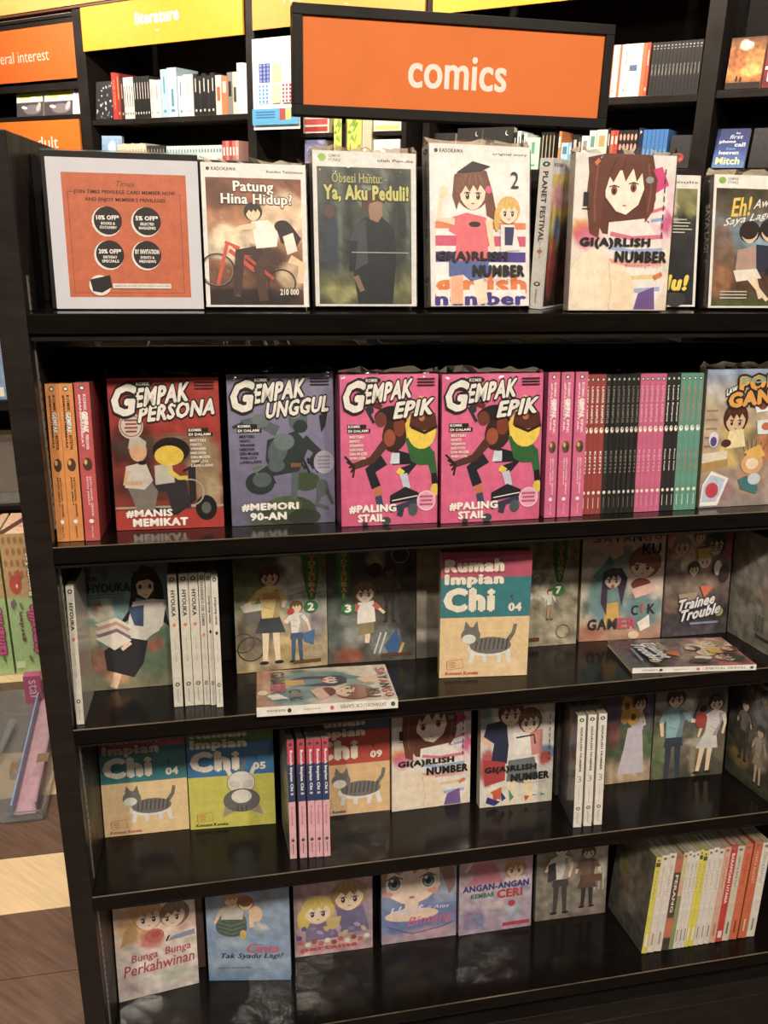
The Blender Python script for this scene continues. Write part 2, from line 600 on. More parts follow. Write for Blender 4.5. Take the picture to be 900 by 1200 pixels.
def book(name, mtx, W, H, T, cc, label, art=None, title=None, spine=None, back=None, cat='book', group=None, wrap=False, film=True, pm=PAPER, seed=0):
    root = empty(name, mtx, label, cat, group)
    book_body(root, W, H, T, cc, pm)
    pmat = PRINT_FILM if film else PRINT
    k = 0
    if art:
        a = Art(front_xf(W, H)); art(a); k = a.k; a.build('cover_art', pmat, root)
    if title:
        a = Art(front_xf(W, H), k + 2); title(a); a.build_lines('title_lettering', pmat, root)
    if spine:
        a = Art(spine_xf(W, H, T)); spine(a); a.build('spine_print', PRINT, root)
    if back:
        a = Art(back_xf(W, H, T)); back(a); a.build('back_cover_print', PRINT, root)
    if wrap: wrap_film(root, W, H, T, seed)
    return root


Z0 = {1: 1.3835, 2: 1.113, 3: 0.862, 4: 0.593, 5: 0.288}      # top of each board at its front edge
TILT = {1: 0, 2: 8, 3: 8, 4: 8, 5: 8}                          # boards fall towards the back


def shelf(r, x, d, yaw=0.0, roll=0.0, lean=0.0, up=0.0, T=0.0):
    t = R(TILT[r])
    base = Matrix.Translation((0, 1.0, Z0[r])) @ Matrix.Rotation(-t, 4, 'X')
    return base @ Matrix.Translation((x, d, 0.0006 + up + T * math.sin(R(lean)))) @ Matrix.Rotation(R(roll), 4, 'Y') @ Matrix.Rotation(R(yaw), 4, 'Z') @ Matrix.Rotation(-R(lean), 4, 'X')

# ------------------------------------------------------------------ the room
RM = Matrix.Rotation(ROT_U, 4, 'Z')       # room axes: x = along the wall of books, y = away


def struct(name, mb, mat, parent=None):
    o = mb.build(name, mat, parent)
    if parent is None:
        o.matrix_world = RM; o['kind'] = 'structure'
    return o


WOODFLOOR = plain('brown_wood_floor', '#5e483c', 0.4, 0.5, 0.25, 6, stretch=(1.2, 14, 1))
CREAMFLOOR = plain('cream_wood_floor', '#cfb68e', 0.4, 0.5, 0.1, 6, stretch=(1.2, 14, 1))
BEIGE = plain('beige_bulkhead', '#d8a55c', 0.6, 0.3, 0.06, 5, stretch=(1, 1, 8))
CEILM = plain('ceiling_paint', '#75664f', 0.8, 0.2, 0.04, 8)
WALLM = plain('wall_paint', '#4a3c30', 0.8, 0.2, 0.06, 6)
NB = 4.12
floor = struct('floor', MB().box(-8, 3.5, -3.5, NB, -.06, -.012), WOODFLOOR)
struct('ceiling', MB().box(-8, 3.5, -3.5, NB, CEIL, CEIL + .06), CEILM)
struct('wall_back', MB().box(-8, 3.5, NB, NB + .08, -.06, CEIL + .06), WALLM)
struct('wall_left', MB().box(-8.08, -8, -3.5, NB, -.06, CEIL + .06), WALLM)
struct('wall_right', MB().box(3.5, 3.58, -3.5, NB, -.06, CEIL + .06), WALLM)
struct('wall_front', MB().box(-8, 3.5, -3.58, -3.5, -.06, CEIL + .06), WALLM)
struct('trim_1', MB().box(-7.9, 3.4, WD - .02, NB, 2.545, CEIL), BEIGE)

# floor planks near the camera: broad bands of dark and pale boards, laid along the comics shelf
rnd = random.Random(4)
FI = RM.inverted()
edges = [.015, .195, .375, .555, .735, .915, 1.095, 1.275, 1.455, 1.635, 1.818, 2.05, 2.26, 2.465, 2.67, 2.85, 3.03, 3.2]
cream = {9, 11, 14, 16}
pm_cache = {}
for i in range(len(edges) - 1):
    x = -2.6 + rnd.uniform(0, .5)
    while x < 1.9:
        L = 1.2; x1 = min(x + L, 2.0)
        m = MB().box(x + .0008, x1 - .0008, edges[i] + .0008, edges[i + 1] - .0008, -.012, rnd.uniform(-.0006, 0))
        m.v = [tuple(FI @ Vector(p)) for p in m.v]
        m.build('plank', CREAMFLOOR if i in cream else WOODFLOOR, floor)
        x += L


def ceiling_light(p, power, size=100, r=.055, label='', blend=.7, aim=None):
    t = empty('ceiling_light', Matrix.Translation(p), label, 'lamp', 'downlights in the shop ceiling')
    MB().disc(0, 0, -.012, 0, .085, 24, .06).build('trim_ring', METAL, t)
    MB().disc(0, 0, -.006, -.002, .06, 24).build('lens', LAMP, t)
    ld = bpy.data.lights.new('downlight', 'SPOT')
    ld.energy = power; ld.color = (1.0, 0.885, 0.745); ld.shadow_soft_size = r
    ld.spot_size = R(size); ld.spot_blend = blend
    lo = bpy.data.objects.new('beam', ld); col.objects.link(lo); lo.parent = t; lo.location = (0, 0, -.03)
    if aim is not None:
        d = Vector(aim) - Vector(p)
        lo.rotation_euler = d.to_track_quat('-Z', 'Y').to_euler()
    return t


LL = 'round ceiling downlight above the shop floor, out of the photo'
for k, u in enumerate((-5.0, -3.9, -2.75, -1.6, -.55)):
    ceiling_light(un(u, 2.75, CEIL), 125, 120, label=nth(k, 5) + ' of the ceiling downlights in front of the wall bookcase', aim=un(u, WD, 1.9))
for k, (x, y, w) in enumerate(((-.75, -.95, 160), (.25, -1.05, 160), (1.25, -.85, 145))):
    ceiling_light(Vector((x, y, CEIL)), w, 95, label=nth(k, 3) + ' of the ceiling downlights aimed at the comics shelf', aim=(x * .6 + .15, 1.05, .9))
ceiling_light(Vector((-1.0, 1.7, CEIL)), 190, 120, label='lone ceiling downlight left of the comics shelf')
ceiling_light(Vector((.55, 1.95, CEIL)), 90, 110, label='unseen downlight added behind the comics sign to brighten the slot books')  # added fill lamp, lifts the dark books in the slot
for k, (u, n) in enumerate(((-3.2, .2), (1.6, -.6), (-1.6, -1.9), (0.2, -2.6), (2.2, -2.4))):
    ceiling_light(un(u, n, CEIL), 60, 140, label=nth(k, 5) + ' of the ceiling downlights over the aisle behind the viewer')

# ------------------------------------------------------------------ the comics shelf unit
XL, XR = -.186, 1.30
EDGE = plain('worn_edge_glint', '#6e6252', .3, .5, .5, 9)  # paler colour paints in the bevel's glint along with edge wear
bc = empty('display_bookcase', Matrix.Translation((0.55, 1.2, 0)), 'black glossy display bookcase with slanted shelves full of comics under the comics sign', 'bookcase')
BCI = Vector((-.55, -1.2, 0))


def gb(name, m, mat, bevel=.0012):
    m.v = [tuple(Vector(p) + BCI) for p in m.v]
    return m.build(name, mat, bc, bevel)


for x0, x1 in ((-.216, XL), (XR, XR + .032)):
    gb('side_panel', MB().box(x0, x1, 1.0, 1.405, 0, 1.565), PANEL)
gb('shelf_board', MB().box(XL, XR, 1.0, 1.40, Z0[1] - .022, Z0[1]), BLACK)
gb('edge_rail', MB().box(XL, XR, 1.006, 1.022, Z0[1] - .031, Z0[1] - .0225), BLACK_MATT)
for r in (2, 3, 4, 5):
    t = R(8)
    mt = Matrix.Translation((0, 1.0, Z0[r])) @ Matrix.Rotation(-t, 4, 'X')
    m = MB().box(XL, XR, 0.0, .204, -.021, 0, mt)
    gb('shelf_board', m, BLACK, .0012)
    gb('edge_glint_strip', MB().box(XL, XR, -.0006, .0006, -.0011, .0002, mt), EDGE, 0)
    gb('edge_rail', MB().box(XL, XR, .006, .018, -.028, -.0213, mt), BLACK_MATT)
gb('back_board', MB().box(XL, XR, 1.203, 1.213, .05, 1.316), BLACK_MATT)
gb('display_back', MB().box(XL, XR, 1.121, 1.136, Z0[1] + .0002, 1.5485), BLACK_MATT)
gb('plinth', MB().box(XL, XR, 1.0, 1.03, .0, .19), PANEL)
gb('plinth_top', MB().box(XL, XR, 1.03, 1.203, .17, .19), BLACK_MATT)
gb('rear_shelf_board', MB().box(XL, XR, 1.2135, 1.40, 1.096, 1.118), BLACK)
gb('rear_shelf_board', MB().box(XL, XR, 1.2135, 1.40, .6, .622), BLACK)
gb('rear_plinth', MB().box(XL, XR, 1.37, 1.40, 0, .17), BLACK_MATT)
# slotted metal standards let into the side panel
segs = [(Z0[1] + .001, 1.421), (1.127, 1.352), (.875, 1.080), (.605, .83), (.30, .56), (.195, .255)]
for z0, z1 in segs:
    m = MB().box(XL, XL + .0016, 1.0235, 1.0305, z0, z1)
    s = gb('shelf_standard', m, METAL, 0)
    h = MB(); z = z0 + .006
    while z < z1 - .006:
        h.box(XL + .0016, XL + .0019, 1.0258, 1.0282, z, z + .003); z += .0115
    h.v = [tuple(Vector(p) + BCI) for p in h.v]
    h.build('slots', BLACK_MATT, s)

# ------------------------------------------------------------------ the comics sign on two posts
SF = 1.2
sg = empty('comics_sign', Matrix.Translation((.338, SF + .015, Z0[1] + .0005)), 'big orange sign reading comics in a black frame on two thin posts', 'sign')
SO = Vector((-.338, -SF - .015, -Z0[1] - .0005))
SX0, SX1, SZ0, SZ1 = .1245, .552, 1.6085, 1.7345
fb = .0125


def sp(name, m, mat, parent=None, bev=.0008):
    m.v = [tuple(Vector(p) + SO) for p in m.v]
    return m.build(name, mat, parent or sg, bev)


ORANGE = plain('orange_sign_face', '#dc7434', 0.6, 0.3, 0.03, 20)
sp('frame', MB().box(SX0, SX1, SF, SF + .03, SZ1 - fb, SZ1), BLACK_MATT)
sp('frame', MB().box(SX0, SX1, SF, SF + .03, SZ0, SZ0 + fb), BLACK_MATT)
sp('frame', MB().box(SX0, SX0 + fb, SF, SF + .03, SZ0 + fb, SZ1 - fb), BLACK_MATT)
sp('frame', MB().box(SX1 - fb, SX1, SF, SF + .03, SZ0 + fb, SZ1 - fb), BLACK_MATT)
sp('sign_panel', MB().box(SX0 + fb, SX1 - fb, SF + .004, SF + .026, SZ0 + fb, SZ1 - fb), ORANGE, None, 0)
for x in (.1915, .488):
    sp('post', MB().box(x - .0025, x + .0025, SF + .0125, SF + .0175, Z0[1] + .0005, SZ0), BLACK_MATT)
a = Art(lambda x, y, o: (SO.x + SX0 + x / 100 * (SX1 - SX0), -.015 + .004 - o, SO.z + SZ1 - y / 100 * (SZ1 - SZ0)))
a.text('comics', 34.9, 38, 65.8, 69.5, '#f3e4d8', bold=.022, res=5)
a.build('lettering', PRINT_MATT, sg)

# ------------------------------------------------------------------ the wall of books behind
wb = empty('wall_bookcase', RM @ Matrix.Translation((-2.5, WD, 0)), 'tall black wall bookcase running behind the comics shelf', 'bookcase')
WO = Vector((2.5, -WD, 0))


def wp(name, m, mat=BGBLACK, bev=.002):
    m.v = [tuple(Vector(p) + WO) for p in m.v]
    return m.build(name, mat, wb, bev)


for u0, u1 in ((-5.9, -5.82), (-4.589, -4.50), (-3.277, -3.219), (-2.215, -2.179), (-.988, -.924), (.30, .36)):
    wp('upright', MB().box(u0, u1, WD, WD + .36, 0, 2.53))
wp('back_board', MB().box(-5.82, .30, WD + .362, WD + .375, 0, 2.53))
wp('top_board', MB().box(-5.9, .36, WD - .012, WD + .36, 2.531, 2.5445), plain('dark_brown_trim', '#5e3a26', .5))
wp('light_edge', MB().box(-5.9, -4.589, WD - .006, WD, 2.512, 2.516), METAL, 0)
bays = [(-5.82, -4.589), (-4.50, -3.277), (-3.219, -2.215), (-2.179, -.988), (-.924, .30)]
ZA = [1.985, 1.945, None, 1.943, 1.95]
ZB = 1.671
for i, (u0, u1) in enumerate(bays):
    if ZA[i]: wp('shelf_board', MB().box(u0, u1, WD + .01, WD + .36, ZA[i] - .028, ZA[i]))
    for z in (ZB, 1.40, 1.12, .84, .56, .28):
        wp('shelf_board', MB().box(u0, u1, WD + .01, WD + .36, z - .028, z))
wp('fascia', MB().box(-5.82, -4.589, WD + .028, WD + .042, 2.125, 2.53))
wp('shelf_board', MB().box(-2.95, -2.745, WD + .02, WD + .3, 1.822, 1.842))
wp('shelf_board', MB().box(-2.505, -2.336, WD + .02, WD + .3, 1.822, 1.842))
wp('divider', MB().box(-2.335, -2.31, WD + .01, WD + .36, ZB, 2.1))


def wall_sign(name, u0, u1, z0, z1, colr, words, box, tc, label, lean=.0, n=0.0, bold=0.0, sub=True):
    t = empty(name, RM @ Matrix.Translation((u0, WD + n, z0)), label, 'sign')
    W = u1 - u0; H = z1 - z0
    MB().box(0, W, -.012, 0, 0, H).build('sign_panel', plain('sign_face_' + colr.strip('#'), colr, .5, .3, .03), t)
    a = Art(lambda x, y, o: (x / 100 * W, -.012 - o * 3, H * (1 - y / 100)))
    a.text(words, *box, c=tc, bold=bold, res=3)
    if sub: a.rect(tc, (box[0] + box[2]) / 2 - 1, box[3] + 16, (box[0] + box[2]) / 2 + 1, box[3] + 18)
    a.build('lettering', PRINT_MATT, t)
    return t


wall_sign('literature_sign', -4.497, -3.28, 2.306, 2.528, '#e6a432', 'literature', (36.5, 27, 63.5, 54), '#fff7e0', 'yellow sign reading literature on the wall bookcase', n=-.001, bold=.05)
wall_sign('recommended_sign', -3.216, -2.218, 2.319, 2.528, '#dd9a48', 'recommended reads', (20, 16, 95, 50), '#fdeccb', 'amber sign reading recommended reads, mostly behind the comics sign', n=-.001)
wall_sign('plain_yellow_sign', -2.176, -.99, 2.304, 2.528, '#e6a432', 'fiction', (36, 20, 64, 50), '#fff7e0', 'yellow sign strip at the top right of the wall bookcase', n=-.001)
wall_sign('general_interest_sign', -5.815, -4.592, 2.178, 2.468, '#d8662c', 'general interest', (30, 41, 80, 70), '#f0c9ae', 'dark orange sign reading general interest, at the far left', n=.02, sub=False)
wall_sign('adult_sign', -5.81, -4.60, 1.76, 1.955, '#e07c30', 'young adult', (32, 46, 83, 92), '#fff0e0', 'bright orange sign below the general interest sign, half behind the bookcase side', n=.005, sub=False)


def wall_poster():
    t = empty('poster', RM @ Matrix.Translation((-3.205, WD - .03, 1.86)), 'white poster with coloured pattern samples and a blue footer left of the comics sign', 'poster')
    W, H = .30, .415
    MB().box(0, W, -.004, 0, 0, H).build('board', plain('poster_board', '#f2efe8', .5, .3, .02), t)
    a = Art(lambda x, y, o: (x / 100 * W, -.004 - o * 3, H * (1 - y / 100)))
    def pat(x0, y0, x1, y1, c1, c2, s):
        a.rect(c1, x0, y0, x1, y1); r = random.Random(s)
        for i in range(3):
            for j in range(5):
                a.ell(c2, x0 + (i + .5) * (x1 - x0) / 3, y0 + (j + .5) * (y1 - y0) / 5, 2.6, 1.8, n=8)
    pat(14, 27, 38, 48, '#34479b', '#8a97cf', 1)
    pat(43, 27, 62, 48, '#efe07a', '#f4eaa8', 2)
    pat(12, 50, 36, 71, '#ffffff', '#2d9ee0', 3)
    pat(42, 50, 60, 71, '#f4f0b0', '#e9e49a', 4)
    pat(64, 50, 86, 71, '#ffffff', '#dd3b2b', 5)
    pat(89, 50, 99, 71, '#e6f08a', '#9dc72f', 6)
    a.rect('#49a9dd', 0, 77, 100, 95)
    for k in range(3): a.rect('#2a6aa8', 8, 80 + k * 3, 50, 81.4 + k * 3)
    a.rect('#b04632', 60, 77, 72, 90); a.rect('#e8c25a', 73, 77, 84, 90)
    a.build('poster_print', PRINT_MATT, t)


wall_poster()

# ---- books on the wall bookcase
BGC = {}


def bg_proto(W, H, T, cc, pages=PAPER, sp_print=None, fr_print=None, k=None):
    key = k or (round(W, 3), round(H, 3), round(T, 4), cc)
    if key in BGC: return BGC[key]
    m = MB(); ct = .0012
    m.box(0, W, 0, ct, 0, H); m.box(0, W, T - ct, T, 0, H); m.box(0, ct, ct, T - ct, 0, H)
    c = m.mesh('cover', cover_mat(cc))
    p = MB().box(ct, W - .002, ct, T - ct, .001, H - .003).mesh('pages', pages)
    s = None
    if sp_print:
        a = Art(spine_xf(W, H, T)); a.k = 8; sp_print(a)
        o = a.build('x', PRINT, None); s = o.data; bpy.data.objects.remove(o)
    BGC[key] = (c, p, s)
    return BGC[key]


def bg_spine(u, z, T, H, cc, label, group, W=.13, sp=None, n=.02, key=None, pages=PAPER):
    c, p, s = bg_proto(W, H, T, cc, pages, sp, None, key)
    t = empty('book', RM @ Matrix.Translation((u + T, WD + n, z + .0006)) @ Matrix.Rotation(R(90), 4, 'Z'), label, 'book', group)
    link('cover', c, t); link('pages', p, t)
    if s: link('spine_print', s, t)
    return t


def sp_bar(c1, y0, y1, c2=None):
    def f(a):
        a.rect(c1, 22, y0, 78, y1)
        if c2: a.rect(c2, 22, 122, 78, 128)
    return f


def sp_words(c, y0=15, y1=90, w='THE STORY', x0=28, x1=72):
    return lambda a: a.text(w, x0, y0, x1, y1, c, down=True)


def sp_lines(c, ys=(20, 70)):
    def f(a):
        a.rect(c, 38, ys[0], 62, ys[1]); a.rect(c, 30, 118, 70, 126)
    return f


def bg_face(u, W, H, T, z, cc, label, art, n=.02, lean=6, group=None, yaw=0):
    t = empty('book', RM @ Matrix.Translation((u, WD + n, z + .0006 + T * math.sin(R(lean)))) @ Matrix.Rotation(R(yaw), 4, 'Z') @ Matrix.Rotation(-R(lean), 4, 'X'), label, 'book', group)
    book_body(t, W, H, T, cc)
    a = Art(front_xf(W, H)); art(a); a.build('cover_art', PRINT, t)
    return t


# row under the literature sign
def patterned(a):
    a.rect('#2a2a2c', 0, 0, 100, 140); r = random.Random(3)
    for i in range(26): a.ell(r.choice(['#c9c6c0', '#8a8682', '#e8e4dc']), r.uniform(5, 95), r.uniform(5, 135), r.uniform(2, 7), r.uniform(2, 6), r.uniform(0, 90), n=8)


z = ZA[1]
bg_face(-4.475, .15, .205, .03, z, '#232325', 'dark patterned book standing face out at the left end under the literature sign', patterned)
bg_spine(-4.318, z, .035, .245, '#c8281f', 'thick red book beside the dark patterned one under the literature sign', 'books under the literature sign', sp=sp_words('#e9b04a', 20, 110), W=.2)
bg_spine(-4.282, z, .03, .24, '#a82a20', 'second red book with worn gilt spine under the literature sign', 'books under the literature sign', sp=sp_lines('#d9a040', (10, 80)), W=.19)
bg_spine(-4.250, z, .026, .215, '#3a2220', 'dark maroon book between the red and the white striped books', 'books under the literature sign', sp=sp_lines('#c8a890'))
u = -4.222
for k in range(4):
    bg_spine(u, z, .019, .215, '#e3ded6', nth(k, 4) + ' ' + 'white spined book in the run beside the red books', 'white striped spines under the literature sign', sp=sp_lines('#222222', (30, 100))); u += .0205
for k in range(6):
    bg_spine(u, z, .02, .215, '#1d1b1b', nth(k, 6) + ' ' + 'black spined book in the run left of the pale blue books', 'black spines under the literature sign', sp=sp_lines('#cfcac2', (20, 75))); u += .0215
bg_spine(-4.008, z, .022, .195, '#e8e0d0', 'cream book leaning beside the black run', 'books under the literature sign', sp=sp_lines('#9a8f7c'))
bg_spine(-3.984, z, .06, .19, '#ece7dc', 'thick off-white book left of the pale blue books', 'books under the literature sign', sp=sp_lines('#b9b09c'))
bg_spine(-3.92, z, .05, .24, '#a9d3ea', 'pale blue tall book, left of two', 'books under the literature sign', sp=sp_lines('#5c9cc0'), W=.17)
bg_spine(-3.868, z, .07, .245, '#bfe2f2', 'pale blue thickest tall book, right of two', 'books under the literature sign', sp=sp_lines('#4d8fb8', (60, 110)), W=.17)
bg_spine(-3.79, z, .04, .20, '#e8eef0', 'white book just right of the pale blue books', 'books under the literature sign', sp=sp_lines('#6a8ea0'))
bg_spine(-3.748, z, .07, .205, '#f4f1ea', 'thick bright white book right of the pale blue ones', 'books under the literature sign', sp=sp_lines('#c9c2b4'))
u = -3.672
for k, c in enumerate(['#1c1a1a', '#232021', '#19191b', '#252223', '#1f1d1e']):
    bg_spine(u, z, .03, .205 - .012 * (k % 2), c, nth(k, 5) + ' ' + 'black book in the short run right of the thick white book', 'short black run under the literature sign', sp=sp_lines('#d8d2c8', (15 + 8 * k % 3, 60))); u += .0312
bg_spine(-3.512, z, .04, .19, '#e7dccb', 'cream book with red band right of the short black run', 'books under the literature sign', sp=sp_bar('#d65b33', 40, 90))
bg_spine(-3.470, z, .04, .185, '#dd7a44', 'orange book near the right end under the literature sign', 'books under the literature sign', sp=sp_bar('#f0e3cc', 20, 60))
bg_spine(-3.428, z, .035, .20, '#8d857c', 'grey book near the right end under the literature sign', 'books under the literature sign', sp=sp_bar('#2a2625', 30, 80))
bg_spine(-3.391, z, .03, .20, '#d9d0c2', 'beige book beside the last tall white one', 'books under the literature sign', sp=sp_bar('#46403c', 50, 100))
bg_spine(-3.359, z, .045, .24, '#f3f1ec', 'tall white book, last but one under the literature sign', 'books under the literature sign', W=.17)
bg_spine(-3.313, z, .03, .235, '#e4ecf0', 'tall bluish white book at the right end under the literature sign', 'books under the literature sign', W=.17)
# second row down
bg_face(-4.455, .14, .19, .02, ZB, '#5b8fc4', 'blue book leaning at the left of the second row', lambda a: a.paint([(0, '#9cc6ea'), (140, '#4378b4')], [(50, 50, 20, 30, '#dcecf6', .8)]), yaw=14)
u = -4.31
for k in range(10):
    bg_spine(u, ZB, .023, .14 + .002 * (k % 3), '#e6d9bd', nth(k, 10) + ' ' + 'cream paperback in the low run under the thick red book', 'cream paperbacks on the second row', sp=sp_bar('#c9a97c', 30, 60)); u += .0242
for k in range(6):
    bg_spine(u + .01, ZB, .022, .13, '#3b3836', nth(k, 6) + ' ' + 'dark grey low book right of the cream paperbacks', 'dark low books on the second row', sp=sp_lines('#aaa49a')); u += .024
for k in range(19):
    bg_spine(u + .02, ZB, .021, .125, '#dfe9e6', nth(k, 19) + ' ' + 'white and teal low book under the thick white book', 'white and teal low books on the second row', sp=sp_bar('#6aa8a4', 20, 40)); u += .0222
for k, c in enumerate(['#c8504a', '#e0857c', '#b83c3a', '#d9756c', '#e8a49a']):
    bg_spine(u + .025, ZB, .022, .145, c, ['deep red', 'salmon', 'crimson', 'rose red', 'pale pink'][k] + ' book in the short run at the right end of the second row', 'red and pink books on the second row', sp=sp_bar('#f2e3da', 30, 70)); u += .0232

# general interest bay
def comic_face(a):
    a.rect('#efeeea', 0, 0, 100, 140)
    r = random.Random(5)
    a.poly('#e8ea3a', (6, 22), (20, 12), (45, 18), (70, 10), (94, 20), (92, 60), (66, 52), (40, 62), (8, 56))
    a.rect('#5a5158', 0, 78, 100, 140); a.ell('#8e8489', 60, 110, 34, 22); a.ell('#f5f3f0', 30, 100, 12, 7, 20); a.ell('#cfc9cc', 84, 100, 8, 20, 15)


bg_face(-5.262, .26, .185, .03, ZA[0], '#d9d6cc', 'boxed book with a yellow burst, left of two under the general interest sign', comic_face, n=.05)
bg_face(-4.985, .265, .18, .03, ZA[0], '#d9d6cc', 'boxed book with a yellow burst, right of two under the general interest sign', comic_face, n=.05)
bg_face(-4.71, .11, .21, .025, ZA[0], '#f0ece6', 'white and pink book at the right end under the general interest sign', lambda a: (a.rect('#f2efe9', 0, 0, 100, 140), a.rect('#b7a8a4', 0, 0, 100, 28), a.poly('#e58a9a', (0, 30), (100, 22), (70, 60), (20, 66))), n=.045)

# middle bay, seen in the gap under the comics sign
def leafy(a):
    a.rect('#d9dc4e', 0, 0, 100, 140); r = random.Random(8)
    for i in range(14): a.ell(r.choice(['#6fa53a', '#8cbb3f', '#e39a3c']), r.uniform(10, 90), r.uniform(8, 132), 14, 5, r.uniform(0, 180), n=8)


def mottled(c1, c2, s):
    def f(a):
        a.rect(c1, 0, 0, 100, 140); r = random.Random(s)
        for i in range(16): a.ell(c2, r.uniform(8, 92), r.uniform(8, 132), 10, 8, r.uniform(0, 90), n=8)
    return f


bg_face(-2.925, .16, .075, .10, 1.842, '#e8c9bd', 'pink and red gift pack on a small shelf under the comics sign', lambda a: (a.rect('#ecd0c4', 0, 0, 100, 140), a.rect('#c84e4a', 6, 20, 94, 70), a.rect('#b83c3a', 6, 86, 94, 128)), lean=0)
bg_face(-2.925, .13, .14, .10, ZB, '#8f8cb4', 'blue mottled box under the comics sign', mottled('#7f80b0', '#a9a8cf', 1), lean=0, n=.03)
bg_face(-2.735, .062, .235, .04, ZB, '#d9dc4e', 'yellow pack with green leaves, left of two under the comics sign', leafy, lean=0)
bg_face(-2.655, .085, .235, .04, ZB, '#d9dc4e', 'yellow pack with green leaves, right of two under the comics sign', leafy, lean=0)
for k in range(3):
    bg_spine(-2.565 + k * .018, ZB, .017, .23, '#d9c9a8', nth(k, 3) + ' ' + 'tall cream notebook beside the yellow leafy packs', 'cream notebooks under the comics sign')
bg_face(-2.505, .15, .135, .09, ZB, '#f0ebe0', 'plain white box under the comics sign', lambda a: a.rect('#f4f0e8', 0, 0, 100, 140), lean=0, n=.03)
bg_face(-2.50, .155, .07, .09, 1.842, '#efe6cf', 'cream and green gift pack under the comics sign', lambda a: (a.rect('#f1ead2', 0, 0, 100, 140), a.rect('#d8d27c', 6, 90, 94, 128)), lean=0)


# black poetry books standing face out
def poetry(l1, l2, two):
    def f(a):
        a.rect('#232020', 0, 0, 100, 140)
        if two:
            a.text(l1, 26, 50, 78, 62, '#d8d2c8'); a.text(l2, 38, 66, 64, 73, '#d8d2c8'); a.rect('#8a857e', 36, 84, 68, 86)
            a.ell('#cfc9c0', 80, 20, 7, 9); a.ell('#232020', 83, 18, 7, 9)
        else:
            a.text(l1, 16, 34, 88, 52, '#ece6dc', bold=.04); a.text(l2, 16, 62, 66, 82, '#ece6dc', bold=.04)
    return f


bg_face(-2.172, .112, .155, .02, ZB, '#232020', 'black book titled milk and honey behind the comics shelf', poetry('milk and', 'honey', False))
bg_face(-2.05, .125, .172, .03, ZB, '#232020', 'black poetry book with a small moon, left of two', poetry('light filters in', 'poems', True))
bg_face(-1.92, .15, .172, .035, ZB, '#232020', 'black poetry book with a small moon, right of two', poetry('light filters in', 'poems', True))
row = [(-1.763, .018, .15, '#1b1a1a', '#d5cfc5'), (-1.744, .018, .155, '#e8e6e0', '#333333'), (-1.725, .012, .14, '#2c2a29', '#b5afa5'), (-1.712, .014, .145, '#eef0ee', '#6a8a84'),
       (-1.696, .06, .128, '#bfe0cc', '#5fae80')]
nm = ['black book with pale lettering', 'white book with dark title', 'narrow charcoal book', 'narrow white book', 'mint green thick book']
for (u, T, H, c1, c2), l in zip(row, nm):
    bg_spine(u, ZB, T, H, c1, l + ' right of the black poetry books', 'mixed books right of the poetry books', sp=sp_lines(c2))
u = -1.63
for k in range(4):
    bg_spine(u, ZB, .0155, .148, '#1f1d1c', nth(k, 4) + ' ' + 'black and gold spine left of the right-hand sign post', 'four black and gold spines', sp=sp_lines('#c9b78c', (12, 110))); u += .0168
row = [(-1.556, .018, .15, '#e8853a', '#f4e6d0', 'orange book beside the right-hand sign post'), (-1.536, .032, .105, '#a9d4e6', '#4a86a8', 'short pale blue book right of the orange one'),
       (-1.502, .012, .105, '#7fb7d4', '#e8eef0', 'short sky blue book'), (-1.487, .022, .135, '#201e1f', '#d0c8bc', 'black book between the blue and white ones'),
       (-1.463, .014, .125, '#3a3637', '#c8b8a8', 'charcoal book beside the white ones'), (-1.447, .03, .13, '#f2efe8', '#9a9488', 'short white book left of the mint spines'),
       (-1.415, .03, .15, '#cfe6de', '#6a9c90', 'pale mint book behind the girl cover'), (-1.383, .045, .152, '#f0ead2', '#c2a45c', 'wide cream book behind the girl cover'), (-1.336, .01, .158, '#1a1b20', '#c8c4bc', 'thin black book left of the orange red pair')]
for u, T, H, c1, c2, l in row:
    bg_spine(u, ZB, T, H, c1, l, 'mixed books behind the girl covers', sp=sp_bar(c2, 20, 60))
for k, u in enumerate((-1.324, -1.307)):
    bg_spine(u, ZB, .0155, .148, ['#d9542c', '#c43a24'][k], ['bright orange', 'brick red'][k] + ' spine right of the thin black book', 'orange and red pair', sp=sp_bar('#f2d9c4', 20, 50))
u = -1.288
for k in range(5):
    bg_spine(u, ZB, .0145, .148, '#2a2324', nth(k, 5) + ' ' + 'black spine with pink faces in the run of five', 'five black spines with pink faces', sp=lambda a: [a.ell('#e6a48e', 50, y, 36, 12, n=10) for y in (25, 60, 95)]); u += .0156
bg_spine(-1.208, ZB, .018, .155, '#1c2344', 'navy spine with a white mark between the black and blue runs', 'mixed books behind the girl covers', sp=lambda a: a.ell('#e6e3dc', 50, 14, 30, 8, n=3))
u = -1.188
for k in range(6):
    bg_spine(u, ZB, .0155, .148, '#3f7fc4', nth(k, 6) + ' ' + 'bright blue spine in the run of six', 'six bright blue spines', sp=sp_lines('#9cc6ea', (70, 100))); u += .0167
bg_face(-1.08, .085, .125, .02, ZB, '#1d1b1b', 'black book with a red rose at the end of the second row', lambda a: (a.rect('#1f1d1d', 0, 0, 100, 140), a.ell('#a32c28', 50, 96, 22, 20), a.ell('#6e1a1a', 46, 92, 10, 8), a.ell('#c8453e', 58, 102, 9, 7)), lean=10)
